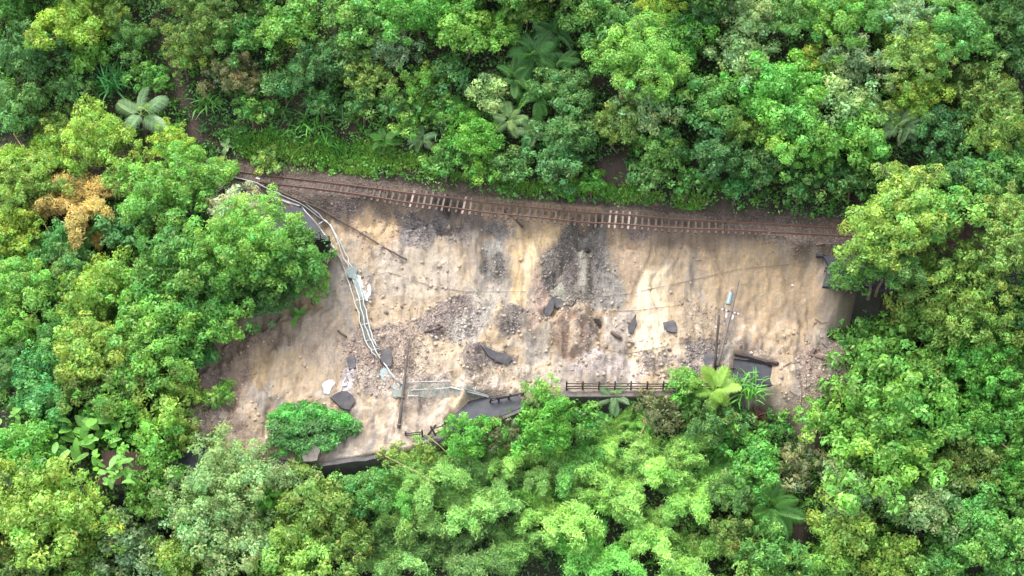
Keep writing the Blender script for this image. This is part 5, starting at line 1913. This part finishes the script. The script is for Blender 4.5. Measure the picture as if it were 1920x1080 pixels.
# loose dry culms
for k, (a, b, lab) in enumerate((((722, 855), (815, 905), 'long pale bare culm sticking out of yellowish bamboo'), ((795, 812), (850, 860), 'pale bare culm below the collapsed fence'),
                                 ((25, 250), (75, 330), 'bare yellow culm at the upper left bamboo'), ((45, 360), (95, 440), 'bare yellow culm in the orange bamboo'), ((1215, 785), (1195, 830), 'pale thin culm below the dry straw mound'))):
    P0 = hit(a[0], a[1], 3.2)
    P1 = hit(b[0], b[1], 3.6)
    tag(MB().tube([P0, (P0 + P1) / 2 + np.array([0, 0, .15]), P1], .05, 5, .03).obj('bamboo_culm', M['culm'], None, P0), lab, 'bamboo culm')

# beyond the frame: the forest goes on
for i in range(70):
    side = i % 4
    if side < 2:
        px, py = (-rng.uniform(30, 380), rng.uniform(-80, 1150)) if side == 0 else (1920 + rng.uniform(30, 380), rng.uniform(-80, 1150))
    else:
        px, py = rng.uniform(-200, 2120), (-rng.uniform(25, 160) if side == 2 else 1080 + rng.uniform(40, 200))
    k = ['b3', 'f3', 'b2', 'p3'][rng.integers(4)]
    tree(px, py, rng.uniform(55, 85), k, ['green', 'mid', 'bright', 'olive', 'olivey', 'lime'][rng.integers(6)],
         'broadleaf forest tree in the outer row along the picture border', group='forest trees outside the frame')

# ------------------------------------------------------------------ undergrowth and verge grass (nobody could count it)
def scatter(n, x0, x1, y0, y1, keep):
    c = np.stack([rng.uniform(x0, x1, n), rng.uniform(y0, y1, n)], 1)
    return c[keep(c[:, 0], c[:, 1])]


def keep_under(x, y):
    k = sdist(x, y, SLIDE) + .6 * fbm(x * .6, y * .6, 3, 3) < -.1
    k &= np.abs(y - yt(x) + .1) + .7 * fbm(x * .7, y * .7, 3, 33) > 2.2
    k &= ~((y < yt(x) - TERR_IN + .2) & (y > yt(x) - TERR_OUT) & ((x > -26) & (x < 40)))
    k &= ~((y > ye(x) - .45) & (y < ye(x) + RW - .4) & (x > -34))
    for poly in BARE_W:
        k &= sdist(x, y, poly) + 1.2 * fbm(x, y, 3, 103) < .1
    return k


def ground_leaves(name, XY, cols, L, W, hgt, clump=None):
    if clump:
        m, lo, hi = clump
        R0 = np.repeat(lo + (hi - lo) * rng.random(len(XY)) ** 1.6, m)
        tone = np.repeat(np.exp(rng.normal(0, .22, len(XY))), m)
        pick = np.repeat(rng.normal(0, .22, len(XY)), m)
        XY = np.repeat(XY, m, 0)
        k = len(XY)
        v = unit(rng.normal(size=(k, 3)) + np.array([0, 0, .5]))
        P = v * (R0 * rng.uniform(.55, 1, k))[:, None]
        P[:, 2] *= .8
        P[:, :2] += XY
        P[:, 2] += H(XY[:, 0], XY[:, 1]) + R0 * .35
        Nn = unit(v * .8 + rng.normal(0, .5, (k, 3)) + np.array([0, 0, .4]))
    else:
        k = len(XY)
        tone, pick = 1.0, rng.normal(0, .15, k)
        Z = H(XY[:, 0], XY[:, 1]) + hgt * rng.random(k) ** .5 + .05
        P = np.c_[XY, Z]
        Nn = unit(rng.normal(0, .6, (k, 3)) + np.array([0, -.2, .8]))
    s = rng.uniform(.6, 1.4, k)
    Q = leaf_cards(P, Nn, L * s, W * s, .3)
    ci = np.clip((fbm(XY[:, 0] * .3, XY[:, 1] * .3, 3, 161) * .9 + .5 + pick) * len(cols), 0, len(cols) - 1).astype(int)
    c = np.array([C_[q] for q in cols])[ci] * (np.exp(rng.normal(0, .16, k)) * tone)[:, None]
    o = put(bpy.data.objects.new(name, np_mesh(name, Q, quads(k), M['leaf'], np.repeat(c, 4, 0))))
    o['kind'] = 'stuff'
    return o


UC = ['dark', 'teal', 'mid', 'green', 'mid', 'olive', 'bright', 'vivid']
VERGE = world_poly([(430, 250), (520, 258), (600, 256), (680, 262), (770, 288), (860, 325), (1010, 345), (1140, 360), (1250, 372), (1370, 378), (1300, 388), (1150, 376), (1000, 366), (860, 345), (700, 322), (560, 303), (470, 300)], H)


def keep_clump(x, y):
    return keep_under(x, y) & (sdist(x, y, VERGE) < .3)


def keep_verge(x, y):
    return (sdist(x, y, VERGE) + .9 * fbm(x * .6, y * .6, 3, 171) > 0)


ground_leaves('undergrowth', scatter(11500, -66, 66, -40, 42, keep_clump), UC, .32, .15, 1, (46, .4, 1.75))
ground_leaves('ground_cover', scatter(90000, -66, 66, -40, 42, keep_clump), UC, .34, .16, .35)
XY = scatter(130000, -30, 26, 4, 22, keep_verge)
k = len(XY)
Z = H(XY[:, 0], XY[:, 1])
hgt = rng.uniform(.25, .9, k)
ln = rng.normal(0, .28, (k, 2)) + np.array([0, -.12])
wd = rng.normal(size=(k, 2))
wd /= np.linalg.norm(wd, axis=1)[:, None]
B = np.c_[XY, Z - .05]
top = np.c_[XY + ln, Z + hgt]
mid = np.c_[XY + ln * .35, Z + hgt * .6]
w3 = np.c_[wd * .04, np.zeros(k)]
Q = np.stack([B, mid + w3, top, mid - w3], 1).reshape(-1, 3)
c = np.array([C_[q] for q in ('vivid', 'lime', 'bright', 'lime')])[np.clip(((fbm(XY[:, 0] * .5, XY[:, 1] * .5, 2, 181) + .5) * 4 + rng.normal(0, .6, k)), 0, 3).astype(int)] * np.exp(rng.normal(0, .18, (k, 1)))
o = put(bpy.data.objects.new('verge_grass', np_mesh('verge_grass', Q, quads(k), M['leaf'], np.repeat(c, 4, 0))))
o['kind'] = 'stuff'
ground_leaves('verge_weeds', scatter(26000, -30, 26, 4, 22, keep_verge), ['vivid', 'bright', 'lime', 'green'], .3, .15, .5)
ground_leaves('verge_bushes', scatter(900, -30, 40, 3, 22, lambda x, y: (np.abs(y - yt(x) - 3.6) + .9 * fbm(x * .5, y * .5, 3, 191) < 1.2) & keep_under(x, y)), ['vivid', 'bright', 'lime', 'green', 'vivid'], .3, .14, 1, (46, .25, .7))
